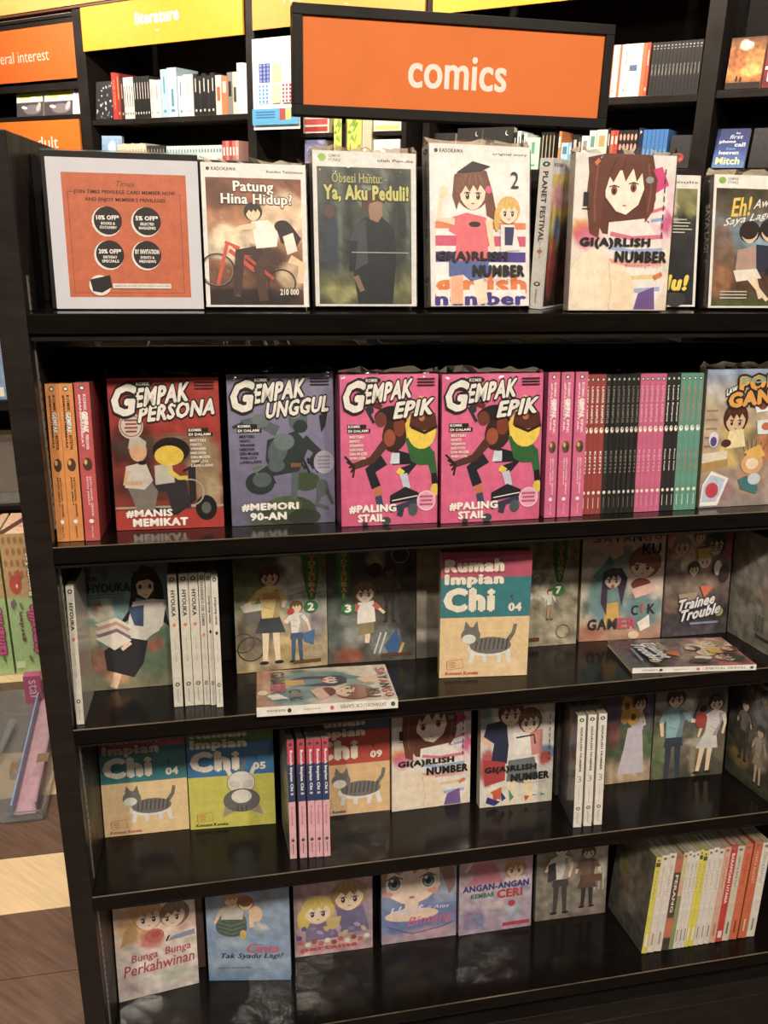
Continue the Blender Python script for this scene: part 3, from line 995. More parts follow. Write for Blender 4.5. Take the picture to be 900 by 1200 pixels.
# upper row right of the comics sign
z = ZA[3]
row = [(.0095, '#e6682a'), (.012, '#f3ede2'), (.009, '#e07a3a'), (.0115, '#f5f0e6'), (.0115, '#efe3d0'), (.009, '#e46a2c'), (.0115, '#f3eee4'), (.0125, '#f0e9dc'), (.009, '#e9dccb'), (.03, '#f6f2ea'), (.017, '#e9e2d4'), (.016, '#de6a30'), (.012, '#c9502a')]
u = -1.378
for k, (T, c) in enumerate(row):
    bg_spine(u, z, T, .19, c, ('wide white spine with a blue band' if k == 9 else nth(k, 13) + [' orange slim spine', ' white slim spine'][c in ('#f3ede2', '#f5f0e6', '#efe3d0', '#f3eee4', '#f0e9dc', '#e9dccb', '#e9e2d4')] + ' in the run right of the comics sign'),
             'orange and white spines right of the comics sign', sp=(lambda a: a.rect('#54709c', 0, 56, 100, 72)) if k == 9 else sp_lines('#c8805a' if k % 2 else '#f6e8d8', (20, 60)))
    u += T + .0008
for k in range(14):
    bg_spine(-1.190 + k * .01385, z, .0132, .188, '#2b2827', nth(k, 14) + ' ' + 'black spine in the long upper run right of the comics sign', 'black spines right of the comics sign', key='blackrun',
             sp=lambda a: (a.text('CLASSIC', 34, 58, 66, 88, '#cfc8bd', down=True), a.rect('#bdb6ac', 25, 8, 75, 11), a.rect('#bdb6ac', 25, 16, 75, 18)), W=.13)
# right-hand bay
def fiery(a):
    a.paint([(0, '#5a2a12'), (60, '#d98a34'), (100, '#e0852c'), (140, '#2c1209')], [(45, 22, 18, 12, '#fdf2d0', .9), (20, 60, 30, 30, '#8a3a14', .6), (70, 90, 30, 16, '#f4c060', .7)], .3, 2)
    a.rect('#2a120a', 0, 122, 100, 140); a.ell('#1c0d08', 30, 112, 3, 9); a.ell('#1c0d08', 42, 114, 3, 8)


bg_face(-.897, .125, .178, .02, ZA[4], '#8a4418', 'fiery orange cover with two tiny figures at the upper right', fiery)
bg_face(-.765, .13, .18, .02, ZA[4], '#9c2a34', 'crimson cover with big white letters at the right edge', lambda a: (a.paint([(0, '#b04a5a'), (40, '#8a1c28'), (140, '#7a1420')], [], .2, 4), a.text('THE', 8, 36, 60, 64, '#f4ece4', bold=.05), a.text('TALE', 4, 84, 96, 122, '#f4ece4', bold=.05)))


def heaven(a):
    a.paint([(0, '#222c66'), (70, '#2f478e'), (140, '#5b86bf')], [], .12, 5)
    a.text('the', 58, 12, 72, 20, '#e8ecf4'); a.text('first', 42, 22, 82, 36, '#e8ecf4', shear=.2); a.text('phone', 12, 40, 62, 54, '#f4f4f6', bold=.02); a.text('call', 60, 50, 92, 64, '#f4f4f6', bold=.02)
    a.text('from', 36, 66, 64, 76, '#7fb4e6', shear=.2); a.text('heaven', 16, 78, 76, 92, '#f4f4f6', bold=.02); a.text('Mitch', 10, 102, 84, 128, '#f2ee9c', bold=.03)


bg_face(-.905, .12, .145, .02, ZB, '#26346c', 'blue book titled the first phone call from heaven at the right', heaven, lean=12)
bg_face(-.77, .12, .145, .02, ZB, '#1f1e20', 'dark book beside the blue one at the right edge', lambda a: a.paint([(0, '#2a2828'), (140, '#1a1919')], [], .2, 6), lean=12)

# ------------------------------------------------------------------ boxed toys and the low unit on the left
lu = empty('low_display_unit', Matrix.Translation((-1.0, 3.1, 0)), 'black low shelf unit behind the boxes at the left edge', 'shelf unit')
LO = Vector((1.0, -3.1, 0))
def lp(name, m, mat=BLACK_MATT):
    m.v = [tuple(Vector(p) + LO) for p in m.v]
    m.build(name, mat, lu, .002)
lp('shelf_board', MB().box(-1.5, -.35, 2.95, 3.3, .845, .88)); lp('shelf_board', MB().box(-1.5, -.35, 2.95, 3.3, .50, .52)); lp('shelf_board', MB().box(-1.5, -.35, 2.97, 3.3, .06, .09))
lp('side_panel', MB().box(-1.53, -1.5, 2.94, 3.32, 0, 1.5)); lp('side_panel', MB().box(-.35, -.32, 2.94, 3.32, 0, 1.5)); lp('back_board', MB().box(-1.5, -.35, 3.3, 3.315, 0, 1.5))


def pack(name, x0, y0, z0, W, D, H, base, art, label, cat='box', yaw=0, mat=None, top=None, grp=None):
    t = empty(name, Matrix.Translation((x0, y0, z0 + .0005)) @ Matrix.Rotation(R(yaw), 4, 'Z'), label, cat, grp)
    MB().box(0, W, 0, D, 0, H).build('carton', mat or cover_mat(base), t, .0015)
    if art:
        a = Art(lambda x, y, o: (x / 100 * W, -o * 4, H * (1 - y / 140))); art(a); a.build('front_print', PRINT, t)
    if top:
        a = Art(lambda x, y, o: (x / 100 * W, D * (1 - y / 140), H + o * 4)); top(a); a.build('top_print', PRINT, t)
    return t


def beauty(a):
    a.rect('#cda86c', 0, 0, 100, 62); a.rect('#a9cf8a', 0, 62, 100, 140)
    for i in range(6):
        for j in range(4): a.ell('#b07c4c', 10 + i * 17 + (j % 2) * 8, 6 + j * 11, 5.5, 3.6, n=12)
    a.ell('#cc4a3c', 30, 48, 17, 9); a.ell('#cc4a3c', 42, 40, 7, 7, n=5); a.ell('#f4e8dc', 34, 50, 3, 2)
    a.text('Beauty Set', 66, 18, 82, 60, '#f6f0e4', up=True, bold=.05, out='#6a4a30')
    a.text('tamarillo', 56, 70, 86, 118, '#d8509a', up=True, bold=.06, out='#6a4a30', shear=.2)
    a.text('garden', 28, 76, 42, 106, '#7a4a3a', up=True, bold=.05)
    for x, y in ((22, 66), (50, 124), (78, 122), (40, 70)): a.ell('#5a8a4a', x, y, 6, 3, 30, n=8)
    a.ell('#7c5aa0', 16, 68, 6, 5, n=5); a.rect('#d4e6c0', 6, 126, 30, 133)


def pinktop(a):
    a.paint([(0, '#e8b48c'), (140, '#efc49a')], [(60, 60, 40, 40, '#e89a9c', .5)], .15, 7, 10, 12)
    a.poly('#5b3524', (60, 0), (84, 0), (14, 140), (0, 140), (0, 120))


pack('toy_box', -.663, 2.72, 0, .105, .2, .5, '#b9cf92', beauty, 'green and tan beauty set box on the floor, right of two', top=pinktop, grp='beauty set boxes')
pack('toy_box', -.775, 2.72, 0, .105, .2, .5, '#b9cf92', beauty, 'green and tan beauty set box on the floor, cut off by the left edge', top=pinktop, grp='beauty set boxes')


def dollbox(s):
    def f(a):
        a.paint([(0, '#e8e2d8'), (14, '#d8c24a'), (26, '#3f8fa0'), (38, '#b05878'), (80, '#9a6a98'), (110, '#7a9cc0'), (140, '#6e94bc')], [(50, 60, 40, 20, '#c86a90', .6)], .2, s, 10, 30)
        a.text('dreamy', 30, 50, 62, 100, '#d84a80', down=True, bold=.05)
        a.ell('#d8d040', 60, 108, 14, 7, n=5); a.rect('#e6ddc8', 66, 128, 90, 137)
    return f


pack('toy_box', -.628, 2.96, .88, .10, .12, .47, '#7c9ac2', dollbox(1), 'tall pink and blue toy box on the low unit, beside the bookcase side', grp='tall toy boxes')
pack('toy_box', -.735, 2.96, .88, .10, .12, .47, '#7c9ac2', dollbox(2), 'tall pink and blue toy box on the low unit, at the left edge', grp='tall toy boxes')
pack('small_box', -.60, 2.965, .52, .12, .12, .11, '#dfe6e6', lambda a: (a.rect('#dfe8ea', 0, 0, 100, 140), a.poly('#5c9a4c', (30, 140), (50, 90), (70, 140)), a.poly('#e6a06a', (0, 0), (100, 0), (30, 50))), 'small pale box on the lower shelf of the low unit')
pack('clear_pack', -.78, 2.965, .52, .155, .15, .2, '#a08860', None, 'clear plastic pack of brown goods on the lower shelf', mat=ACRYLIC)
pack('brown_box', -.86, 3.12, .5205, .4, .12, .2, '#a58a5c', None, 'tan box at the back of the lower shelf')

# clear tray on the floor with a long pack in it
tr = empty('acrylic_tray', Matrix.Translation((-.56, 2.15, .0006)), 'clear acrylic tray lying on the striped floor by the bookcase side', 'tray')
MB().box(-.13, .1, -.2, .46, 0, .004).build('tray_base', ACRYLIC, tr, .001)
MB().box(-.13, .1, -.204, -.2, 0, .03).build('tray_rim', ACRYLIC, tr)
MB().box(.1, .104, -.204, .46, 0, .03).build('tray_rim', ACRYLIC, tr)
MB().box(-.134, -.13, -.204, .46, 0, .03).build('tray_rim', ACRYLIC, tr)
lt = empty('long_pack', Matrix.Translation((-.534, 1.965, .006)) @ Matrix.Rotation(R(-1.5), 4, 'Z') @ Matrix.Rotation(R(4), 4, 'Z'), 'long mauve and blue open pack lying in the clear tray', 'pack')
MB().box(0, .055, 0, .6, 0, .004).build('pack_base', plain('mauve_card', '#a98a94', .5), lt)
MB().box(-.004, 0, 0, .6, 0, .035).build('pack_side', plain('blue_card', '#7c93b4', .4), lt)
MB().box(.055, .059, 0, .6, 0, .035).build('pack_side', plain('mauve_card_side', '#8d7480', .4), lt)
for k in (0, 1):
    cl = MB().box(-.03 + k * .07, .0 + k * .07 - .001, .16, .20, .036 if k else 0, .046 if k else .03)
    cl.build('metal_clip', plain('chrome', '#d8d8d8', .15, metal=1.0), lt)
MB().tube([(0, 0, .018), (.01, .12, .018), (.03, .33, .03)], .011, 10).build('clear_tube', ACRYLIC, None)
ct = bpy.data.objects['clear_tube']; ct.location = (-.64, 2.05, .0); tag(ct, 'clear plastic tube lying on the floor at the left edge', 'tube')
pack('magenta_box', -.60, 2.52, 0, .05, .03, .10, '#b04878', lambda a: a.text('star', 30, 20, 80, 120, '#e8c0d0', down=True), 'small magenta box standing at the end of the long pack')

# ------------------------------------------------------------------ the comics: cover prints
CREAM = '#e9e4d6'


def white_band(a, H0=12, c='#e4e1dc', left='KADOKAWA', right='writer name', logo=False):
    a.rect(c, 0, 0, 100, 140)
    if logo:
        a.ell('#8dbb3c', 9, 6, 4, 3.6, n=12); a.text('GEMPAK', 15, 3, 27, 5.6, '#8a8a86', bold=.03); a.text('STARZ', 15, 6.6, 27, 9.2, '#8a8a86', bold=.03)
    elif left:
        a.ell('#3a3634', 6.5, 5.8, 1.8, 1.8, n=10); a.text(left, 10, 4, 33, 7.4, '#3a3634', bold=.03)
    a.text(right, 62, 6, 97, 8.6, '#5a5552', bold=.02)


def frame_in(a, stops, blobs, amp=.15, seed=0, x0=4, y0=14, x1=95, y1=138, nx=26, ny=34):
    a.paint(stops, blobs, amp, seed, nx, ny, (x0, y0, x1, y1))


def art_patung(a):
    white_band(a, right='Remiko Tamawaso')
    frame_in(a, [(14, '#7d4526'), (34, '#a65f35'), (60, '#c08a5c'), (95, '#8a5a3a'), (140, '#2e1c15')],
             [(78, 50, 26, 22, '#e8c9a4', .9), (22, 78, 22, 18, '#ecd9b8', .9), (12, 30, 20, 14, '#5e3019', .8), (60, 96, 22, 18, '#3a2219', .8), (84, 110, 14, 16, '#e3c8a0', .7), (40, 130, 50, 9, '#1e1310', .9), (50, 70, 12, 10, '#f0e2c8', .6)], .25, 1)
    # bicycle and riders
    a.ring('#3c2a24', 12, 104, 17, 1.6); a.ring('#8a7a6a', 12, 104, 15, .8)
    a.ring('#3c2a24', 74, 116, 14, 1.6)
    a.line('#d4512f', 3.4, (22, 78), (12, 118)); a.line('#d4512f', 4, (24, 84), (48, 104)); a.line('#c4482a', 3, (28, 80), (66, 112)); a.line('#d4512f', 3, (20, 76), (34, 82))
    a.line('#54372a', 12, (64, 82), (52, 102), (56, 134), w2=9); a.line('#46302a', 11, (56, 84), (34, 86), (30, 130), w2=8)
    a.poly('#f4ede0', (46, 56), (62, 54), (72, 64), (70, 80), (50, 82)); a.line('#f1d3ae', 6, (50, 60), (36, 62), (26, 68), w2=4)
    a.poly('#3a2420', (70, 62), (84, 58), (94, 72), (88, 82), (74, 76)); a.poly('#efe4d2', (76, 70), (86, 66), (90, 84), (80, 88)); a.line('#e8cba2', 9, (82, 92), (94, 98), (92, 116), w2=6)
    head(a, 48, 47, 7.5, '#2e1f1a', '#f1d3ae', eyes=False); a.ell('#2e1f1a', 76, 60, 8, 6)


def title_patung(a):
    a.text('Patung', 30, 17, 68, 30, '#f2ece2', bold=.035, out='#4a2a1a', ow=.03)
    a.text('Hina Hidup?', 18, 29, 86, 42, '#f2ece2', bold=.035, out='#4a2a1a', ow=.03)
    a.text('210 000', 72, 122, 90, 128, '#f2ece2', bold=.03)


def art_obsesi(a):
    white_band(a, logo=True, right='oleh Penulis', c='#dddad4')
    frame_in(a, [(14, '#4a5048'), (60, '#3c443c'), (100, '#3a4036'), (125, '#7c7c50'), (140, '#4a4a30')],
             [(22, 60, 5, 50, '#6e7a70', .6), (34, 55, 4, 55, '#252b28', .8), (68, 50, 5, 55, '#7b8478', .5), (82, 60, 5, 60, '#2a302c', .8), (92, 55, 4, 55, '#6a7468', .6), (14, 78, 10, 34, '#2c3846', .7), (50, 40, 8, 10, '#a8b4a4', .7), (24, 128, 18, 8, '#9c9a60', .6)], .3, 2)
    a.poly('#1f242a', (40, 66), (50, 58), (66, 58), (78, 68), (80, 96), (76, 138), (42, 138), (38, 112), (34, 92), (34, 76))
    a.poly('#3e4750', (40, 66), (50, 60), (52, 100), (36, 108), (34, 78)); a.poly('#22252c', (60, 60), (72, 64), (70, 120), (60, 118))
    a.line('#8a6a56', 5, (40, 112), (46, 126)); a.line('#1f242b', 8, (38, 80), (36, 108), w2=6)
    a.poly('#a07a64', (52, 44), (66, 44), (67, 56), (62, 63), (54, 60)); a.poly('#5a3626', (46, 46), (48, 36), (58, 33), (69, 38), (69, 46), (62, 43), (54, 46), (52, 54), (47, 52))
    a.ell('#343f52', 17, 76, 6, 22); a.ell('#5f4438', 15, 54, 5, 6); a.ell('#2a2e30', 86, 62, 4, 16)


def title_obsesi(a):
    a.text('Obsesi Hantu:', 18, 19, 66, 28, '#a8a860', bold=.035, out='#2c2f24', ow=.03)
    a.text('Ya, Aku Peduli!', 10, 30, 92, 45, '#c9c464', bold=.05, out='#2c2f24', ow=.04)
    a.rect('#b8b8ac', 36, 90, 92, 90.8)


def girlish(a, y, x0=6, sub='#c43a3a', c='#26231f'):
    a.text('GI(A)RLISH', x0, y, x0 + 70, y + 9.5, c, bold=.08)
    a.text('NUMBER', x0 + 36, y + 12, x0 + 88, y + 21.5, c, bold=.085)
    a.text('ガーリッシュナンバー', x0 + 46, y + 23, x0 + 84, y + 26.5, sub)


def art_gn2(a):
    white_band(a, right='original story', c='#e6e2de')
    a.rect('#ece8e4', 5, 14, 96, 138)
    a.rect('#e8864a', 5, 66, 96, 72); a.rect('#d6587c', 5, 78, 96, 87); a.rect('#57439a', 5, 92, 96, 101)
    a.text('girlish', 5, 112, 96, 134, '#e8813c', bold=.06); a.rect('#ece8e4', 5, 125.5, 96, 138)
    a.text('number', 5, 128, 96, 139, '#4d3a92', bold=.06)
    # two plain girls
    a.line('#f3d6b8', 9, (22, 100), (24, 138), w2=9); a.line('#f0b48c', 12, (26, 104), (26, 138)); a.line('#f5dcc0', 12, (46, 104), (52, 138), w2=11)
    a.poly('#5d6ea8', (18, 98), (58, 98), (58, 114), (40, 118), (32, 112), (18, 114))
    a.poly('#e8707a', (22, 62), (36, 58), (56, 62), (58, 100), (24, 100), (26, 78), (18, 74)); a.line('#f3d6b8', 6, (24, 66), (8, 64), (12, 42), w2=4); a.ell('#f3d6b8', 14, 40, 4, 5)
    a.line('#f3d6b8', 7, (58, 64), (62, 90), w2=5); a.ell('#3c2a2a', 44, 68, 6, 2.4)
    a.poly('#7c4a34', (22, 44), (24, 26), (40, 17), (56, 22), (62, 40), (68, 66), (56, 60), (54, 44), (30, 44), (26, 56))
    head(a, 42, 40, 14, '#85503a', '#f6dcc2'); a.poly('#241a20', (26, 24), (42, 14), (60, 18), (50, 22), (34, 24)); a.ell('#e05c86', 58, 38, 3.4)
    a.poly('#e8e6e2', (70, 68), (84, 68), (90, 90), (70, 92)); a.poly('#35395e', (74, 70), (84, 70), (82, 86), (74, 86)); head(a, 78, 56, 10, '#e3b24a', '#f6dcc2')
    a.ell('#e3b24a', 66, 64, 3, 10)


def title_gn2(a):
    a.text('2', 80, 22, 88, 36, '#2a2725', bold=.0, res=4)
    girlish(a, 92, 6)


def art_gn1(a):
    a.rect('#e8e4df', 0, 0, 100, 140)
    a.paint([(0, '#e6e2dd'), (70, '#eadfd2'), (140, '#eadcc6')], [(6, 66, 9, 8, '#eba23c', .95), (14, 74, 14, 10, '#dc4f8c', .8), (92, 50, 14, 26, '#eec8d8', .8), (96, 60, 6, 8, '#d8488a', .9)], .05, 3, 22, 30)
    a.poly('#6b3a2e', (12, 4), (30, 0), (76, 0), (84, 30), (76, 60), (60, 74), (30, 70), (24, 60), (16, 36))
    # striped jumper and pale legs
    a.poly('#efe6e0', (36, 60), (72, 56), (90, 76), (96, 120), (84, 139), (60, 139), (34, 98))
    for y, c in ((70, '#e0788c'), (82, '#9db2d8'), (94, '#f0a89a'), (106, '#e8cf8a'), (118, '#a6b8dc')): a.line(c, 4, (38, y), (60, y + 4), (92, y + 2))
    a.line('#efe6e0', 15, (80, 60), (88, 40), (84, 18), w2=10); a.poly('#dc3f86', (72, 14), (86, 10), (94, 26), (80, 34)); a.line('#e3718e', 3, (78, 50), (92, 46)); a.line('#9db2d8', 3, (78, 58), (92, 56))
    a.ell('#f4e2c8', 22, 112, 22, 27); a.ell('#f2dcbe', 48, 120, 17, 24, -20); a.line('#dcbf9c', .8, (38, 96), (42, 120), (40, 139)); a.poly('#7a5a9c', (70, 124), (86, 118), (88, 139), (66, 139))
    a.poly('#fbe9d6', (29, 16), (66, 12), (69, 30), (64, 44), (52, 53), (42, 50), (31, 38))
    a.poly('#74402f', (12, 40), (14, 10), (38, 0), (70, 0), (82, 22), (80, 48), (72, 60), (70, 34), (66, 16), (61, 24), (57, 12), (50, 24), (45, 12), (38, 25), (34, 20), (30, 34), (28, 52), (26, 74), (17, 70))
    a.line('#8f5540', 2, (22, 10), (20, 40), (22, 60)); a.line('#8f5540', 2, (72, 8), (76, 30), (74, 50)); a.line('#5c2f24', 1, (50, 2), (46, 14)); a.line('#5c2f24', 1, (40, 4), (32, 22))
    for x, y in ((39, 31), (58, 28)):
        a.ell('#f8f2ee', x, y + 1, 4.6, 4.2); a.ell('#9c5a48', x, y + 1, 3.2, 4.2); a.ell('#3a1f1c', x, y + 1.6, 1.6, 2.4, n=8); a.line('#3a1f1c', 1, (x - 5, y - 2), (x, y - 3.6), (x + 5, y - 2))
    a.line('#c05a50', .9, (48, 45), (52, 45)); a.ell('#9aa0a8', 74, 22, 4, 3)
    a.poly('#e07a3c', (18, 8), (22, 4), (24, 7), (20, 11)); a.poly('#e07a3c', (84, 108), (92, 104), (94, 108), (86, 112))
    for i in range(8): a.rect('#4a4440', 89, 12 + i * 8, 90.2, 17 + i * 8)


def title_gn1(a):
    a.text('1', 9, 34, 14, 46, '#2a2725', res=4); a.rect('#2a2725', 8, 48, 16, 48.8)
    girlish(a, 74, 8)


def art_gn3(a):
    a.paint([(0, '#dcd8ce'), (80, '#e6e2d8'), (140, '#e3dccb')], [(90, 74, 12, 12, '#5e86b8', .9), (88, 80, 11, 9, '#c8402e', .9), (10, 88, 12, 24, '#b83434', .9), (6, 24, 10, 14, '#4a7a94', .7), (8, 50, 8, 10, '#e28a3c', .6)], .1, 11)
    a.poly('#28304e', (8, 30), (34, 26), (38, 60), (36, 84), (14, 84), (18, 56), (4, 46)); a.poly('#b8393a', (4, 76), (34, 82), (34, 106), (6, 112))
    a.poly('#f2ece4', (44, 44), (68, 44), (74, 72), (46, 74)); a.poly('#d68a84', (66, 44), (84, 42), (84, 74), (70, 76)); a.poly('#72787f', (38, 80), (74, 78), (80, 106), (60, 112), (36, 108))
    a.line('#f1dcb4', 11, (44, 108), (42, 139)); a.line('#f1dcb4', 12, (66, 108), (68, 139))
    for x in range(6, 96, 11): a.poly(['#2f3f8a', '#d64a34', '#e8e2d6', '#4c9a8a'][x % 4], (x, 118 + (x * 7) % 13), (x + 8, 122 + (x * 5) % 11), (x + 2, 130 + (x * 3) % 8))
    a.poly('#3a2f78', (10, 126), (28, 134), (20, 139), (8, 134)); a.poly('#dd5a34', (14, 120), (30, 114), (28, 132))
    head(a, 40, 18, 15, '#6a4634', '#f2d8ba'); head(a, 66, 30, 14, '#7a5a3c', '#f4dcc0'); a.line('#3a3430', 2, (48, 50), (72, 48), (74, 60))
    for i in range(8): a.rect('#4a4440', 93, 24 + i * 8, 94.2, 29 + i * 8)


def title_gn3(a):
    girlish(a, 86, 6, '#8a4a3a')


def art_nak(a):
    white_band(a, logo=False, left='', right='Penulis', c='#e8e4dc')
    frame_in(a, [(14, '#8c8a4c'), (40, '#56562e'), (44, '#2c2b2c'), (100, '#242224'), (140, '#1c1b1c')], [(66, 24, 9, 16, '#e6dcb0', .95), (60, 46, 16, 3, '#e2d8a8', .9), (90, 34, 8, 10, '#a8a050', .6)], .2, 12, 2, 14, 97, 138)
    head(a, 48, 60, 11, '#1c1819', '#dcc2a0'); a.poly('#c88a34', (46, 70), (62, 72), (68, 94), (46, 96)); a.poly('#1c1a1c', (56, 70), (76, 78), (80, 112), (60, 112)); a.ell('#3a3638', 76, 132, 12, 8)
    for i in range(5): a.rect('#c9c4b4', 62, 46 + i * 3.4, 62 + (24, 28, 26, 30, 22)[i], 47.2 + i * 3.4)


def title_nak(a):
    a.text('Nak jadi', 8, 86, 66, 96, '#f4f2ec', bold=.05, shear=.2, out='#222222')
    a.text('friend', 14, 98, 66, 108, '#f4f2ec', bold=.06, shear=.2, out='#222222'); a.text('dulu!', 40, 106, 90, 122, '#f0d42c', bold=.07, shear=.2, out='#222222')


def art_eh(a):
    white_band(a, logo=True, c='#ebe7df', right='')
    frame_in(a, [(14, '#54503c'), (34, '#6e5a44'), (60, '#7c94a4'), (90, '#5a4a40'), (118, '#5c3a26'), (140, '#4c5e2c')],
             [(10, 90, 16, 40, '#8a6448', .8), (60, 66, 24, 16, '#9cbcd4', .7), (90, 60, 10, 24, '#a8c8dc', .7), (14, 110, 14, 14, '#b07848', .6), (30, 20, 40, 14, '#4a4430', .8), (80, 18, 20, 8, '#7c7444', .6)], .28, 13, 3, 14, 98, 138)
    a.poly('#b89888', (30, 78), (50, 74), (52, 102), (28, 102)); a.poly('#2e3346', (50, 72), (72, 74), (76, 100), (52, 102)); a.poly('#e4dccc', (26, 100), (52, 98), (58, 108), (30, 112))
    a.line('#ecd2b4', 5, (50, 106), (58, 130), w2=4); a.line('#ecd2b4', 5, (44, 108), (66, 132), w2=4); a.line('#23222a', 8, (62, 100), (82, 108), (76, 134), w2=6); a.line('#e6ccac', 4, (72, 82), (86, 102), w2=3)
    head(a, 42, 60, 10, '#32221e', '#e8c8a4', eyes=False); a.ell('#32221e', 41, 58, 10, 9); head(a, 64, 58, 10, '#2a201c', '#e8c8a4', eyes=False); a.ell('#2a201c', 65, 56, 9.5, 9)


def title_eh(a):
    a.text('Eh!', 20, 24, 42, 44, '#efc83c', bold=.03, shear=.2, slope=.1); a.text('Awak Ingat', 44, 26, 99, 38, '#f2eee6', bold=.01, shear=.35, slope=.2)
    a.text('Saya Lagi Tak..', 12, 46, 92, 56, '#f2eee6', bold=.01, shear=.35, slope=.2)
    for i in range(3): a.rect('#cfc8b8', 12, 122 + i * 3.4, 42, 123.2 + i * 3.4)


# row 2: large comic compilations
def komik_title(a, word, x0=40):
    a.text(word, x0, 26, 95, 40, '#e9e5da', bold=.055, shear=.25, out='#1d1a18', ow=.05, slope=.1)
    a.text('EMPAK', 24, 10, 73, 26, '#e9e5da', bold=.055, shear=.25, out='#1d1a18', ow=.05, slope=.12)
    a.text('G', 4, 6, 25, 33, '#e9e5da', bold=.05, shear=.2, out='#1d1a18', ow=.045)
    a.ell('#1d1a18', 32, 5, 9, 3.2); a.text('KOMIK', 26, 3.6, 38, 6.6, '#e9e5da', bold=.03)
    for i in range(3): a.rect('#2a2422', 78, 3.5 + i * 2.8, 96, 4.7 + i * 2.8)


def contents(a, x, y, n=7):
    a.rect('#1d1a18', x, y, x + 19, y + 3.6); a.rect('#1d1a18', x, y + 4, x + 23, y + 7.6)
    a.text('KOMIK', x + 1, y + .6, x + 13, y + 3, '#f0ece2', bold=.04); a.text('DI DALAM!', x + 1, y + 4.6, x + 21, y + 7, '#f0ece2', bold=.04)
    ws = ('MISTERI', 'HANTU', 'WIRAWAN', 'NEKOVIA', 'DIN MUZIK', 'WAN LOYA', 'LAIN-LAIN!')
    for i in range(n): a.text(ws[i % 7], x + 2, y + 10 + i * 3.9, x + 2 + 2 * len(ws[i % 7]), y + 12.6 + i * 3.9, '#efe9dc' if a.lt else '#2a2626', bold=.03)


def art_persona(a):
    a.paint([(0, '#c23a2e'), (44, '#b8372c'), (60, '#a63a2c'), (140, '#8a3424')], [(50, 62, 50, 10, '#8b7a5c', .9), (84, 84, 16, 34, '#a8906a', .9), (20, 66, 24, 26, '#3a2420', .8), (8, 92, 10, 14, '#8a2e26', .9), (60, 70, 18, 8, '#54402c', .6), (92, 106, 8, 18, '#cbb48c', .7), (34, 100, 34, 14, '#46332a', .7)], .16, 21)
    a.rect('#c23a2e', 0, 122, 100, 140); a.rect('#b9b0a0', 0, 118, 100, 120)
    for i in range(4): a.rect('#6b5a44', 30, 52 + i * 4, 72, 52.6 + i * 4)
    # scooter with two plain riders
    a.ell('#1e1b1a', 84, 121, 10, 12); a.ell('#6e6a66', 84, 121, 4.5, 5.5); a.line('#2c2a2c', 7, (72, 82), (72, 112), (56, 124), (30, 122), w2=6); a.ring('#b9b4aa', 70, 106, 13, 1.4); a.line('#201e1e', 2, (64, 86), (76, 80), (82, 76))
    a.poly('#3a3338', (36, 96), (66, 92), (70, 120), (52, 124), (48, 104), (30, 106)); a.poly('#8a8278', (12, 98), (34, 94), (40, 104), (36, 122), (20, 122))
    a.poly('#d8d2c6', (12, 80), (30, 76), (36, 94), (28, 102), (10, 100)); a.poly('#cfc8bc', (38, 80), (54, 78), (56, 96), (38, 98)); a.line('#e9cf3a', 4, (50, 84), (60, 92), (68, 92))
    a.line('#e0b48c', 5, (14, 84), (10, 96), (26, 96), w2=4)
    a.ell('#e4b28a', 24, 66, 8, 10); a.poly('#c9c0ae', (15, 64), (17, 55), (26, 53), (32, 58), (31, 63), (22, 61)); a.ell('#241a18', 27, 77, 4, 2)
    a.ell('#1f1814', 54, 66, 17, 12); a.ell('#f2cf2c', 52, 71, 13.5, 9.5)
    a.ell('#d8d2c4', 19, 43, 11, 12); a.ring('#a83a30', 19, 43, 10, .8)
    for i in range(4): a.rect('#a83a30', 13 + (i % 2), 37 + i * 3.4, 25 - (i % 2), 38.6 + i * 3.4)
    contents_dark(a, 70, 46)


def contents_dark(a, x, y):
    a.lt = True
    contents(a, x, y)


def title_persona(a):
    komik_title(a, 'PERSONA', 26)
    a.text('#MANIS', 10, 121, 52, 128, '#f2eee4', bold=.07); a.text('MEMIKAT', 16, 129.5, 66, 136.5, '#f2eee4', bold=.07)


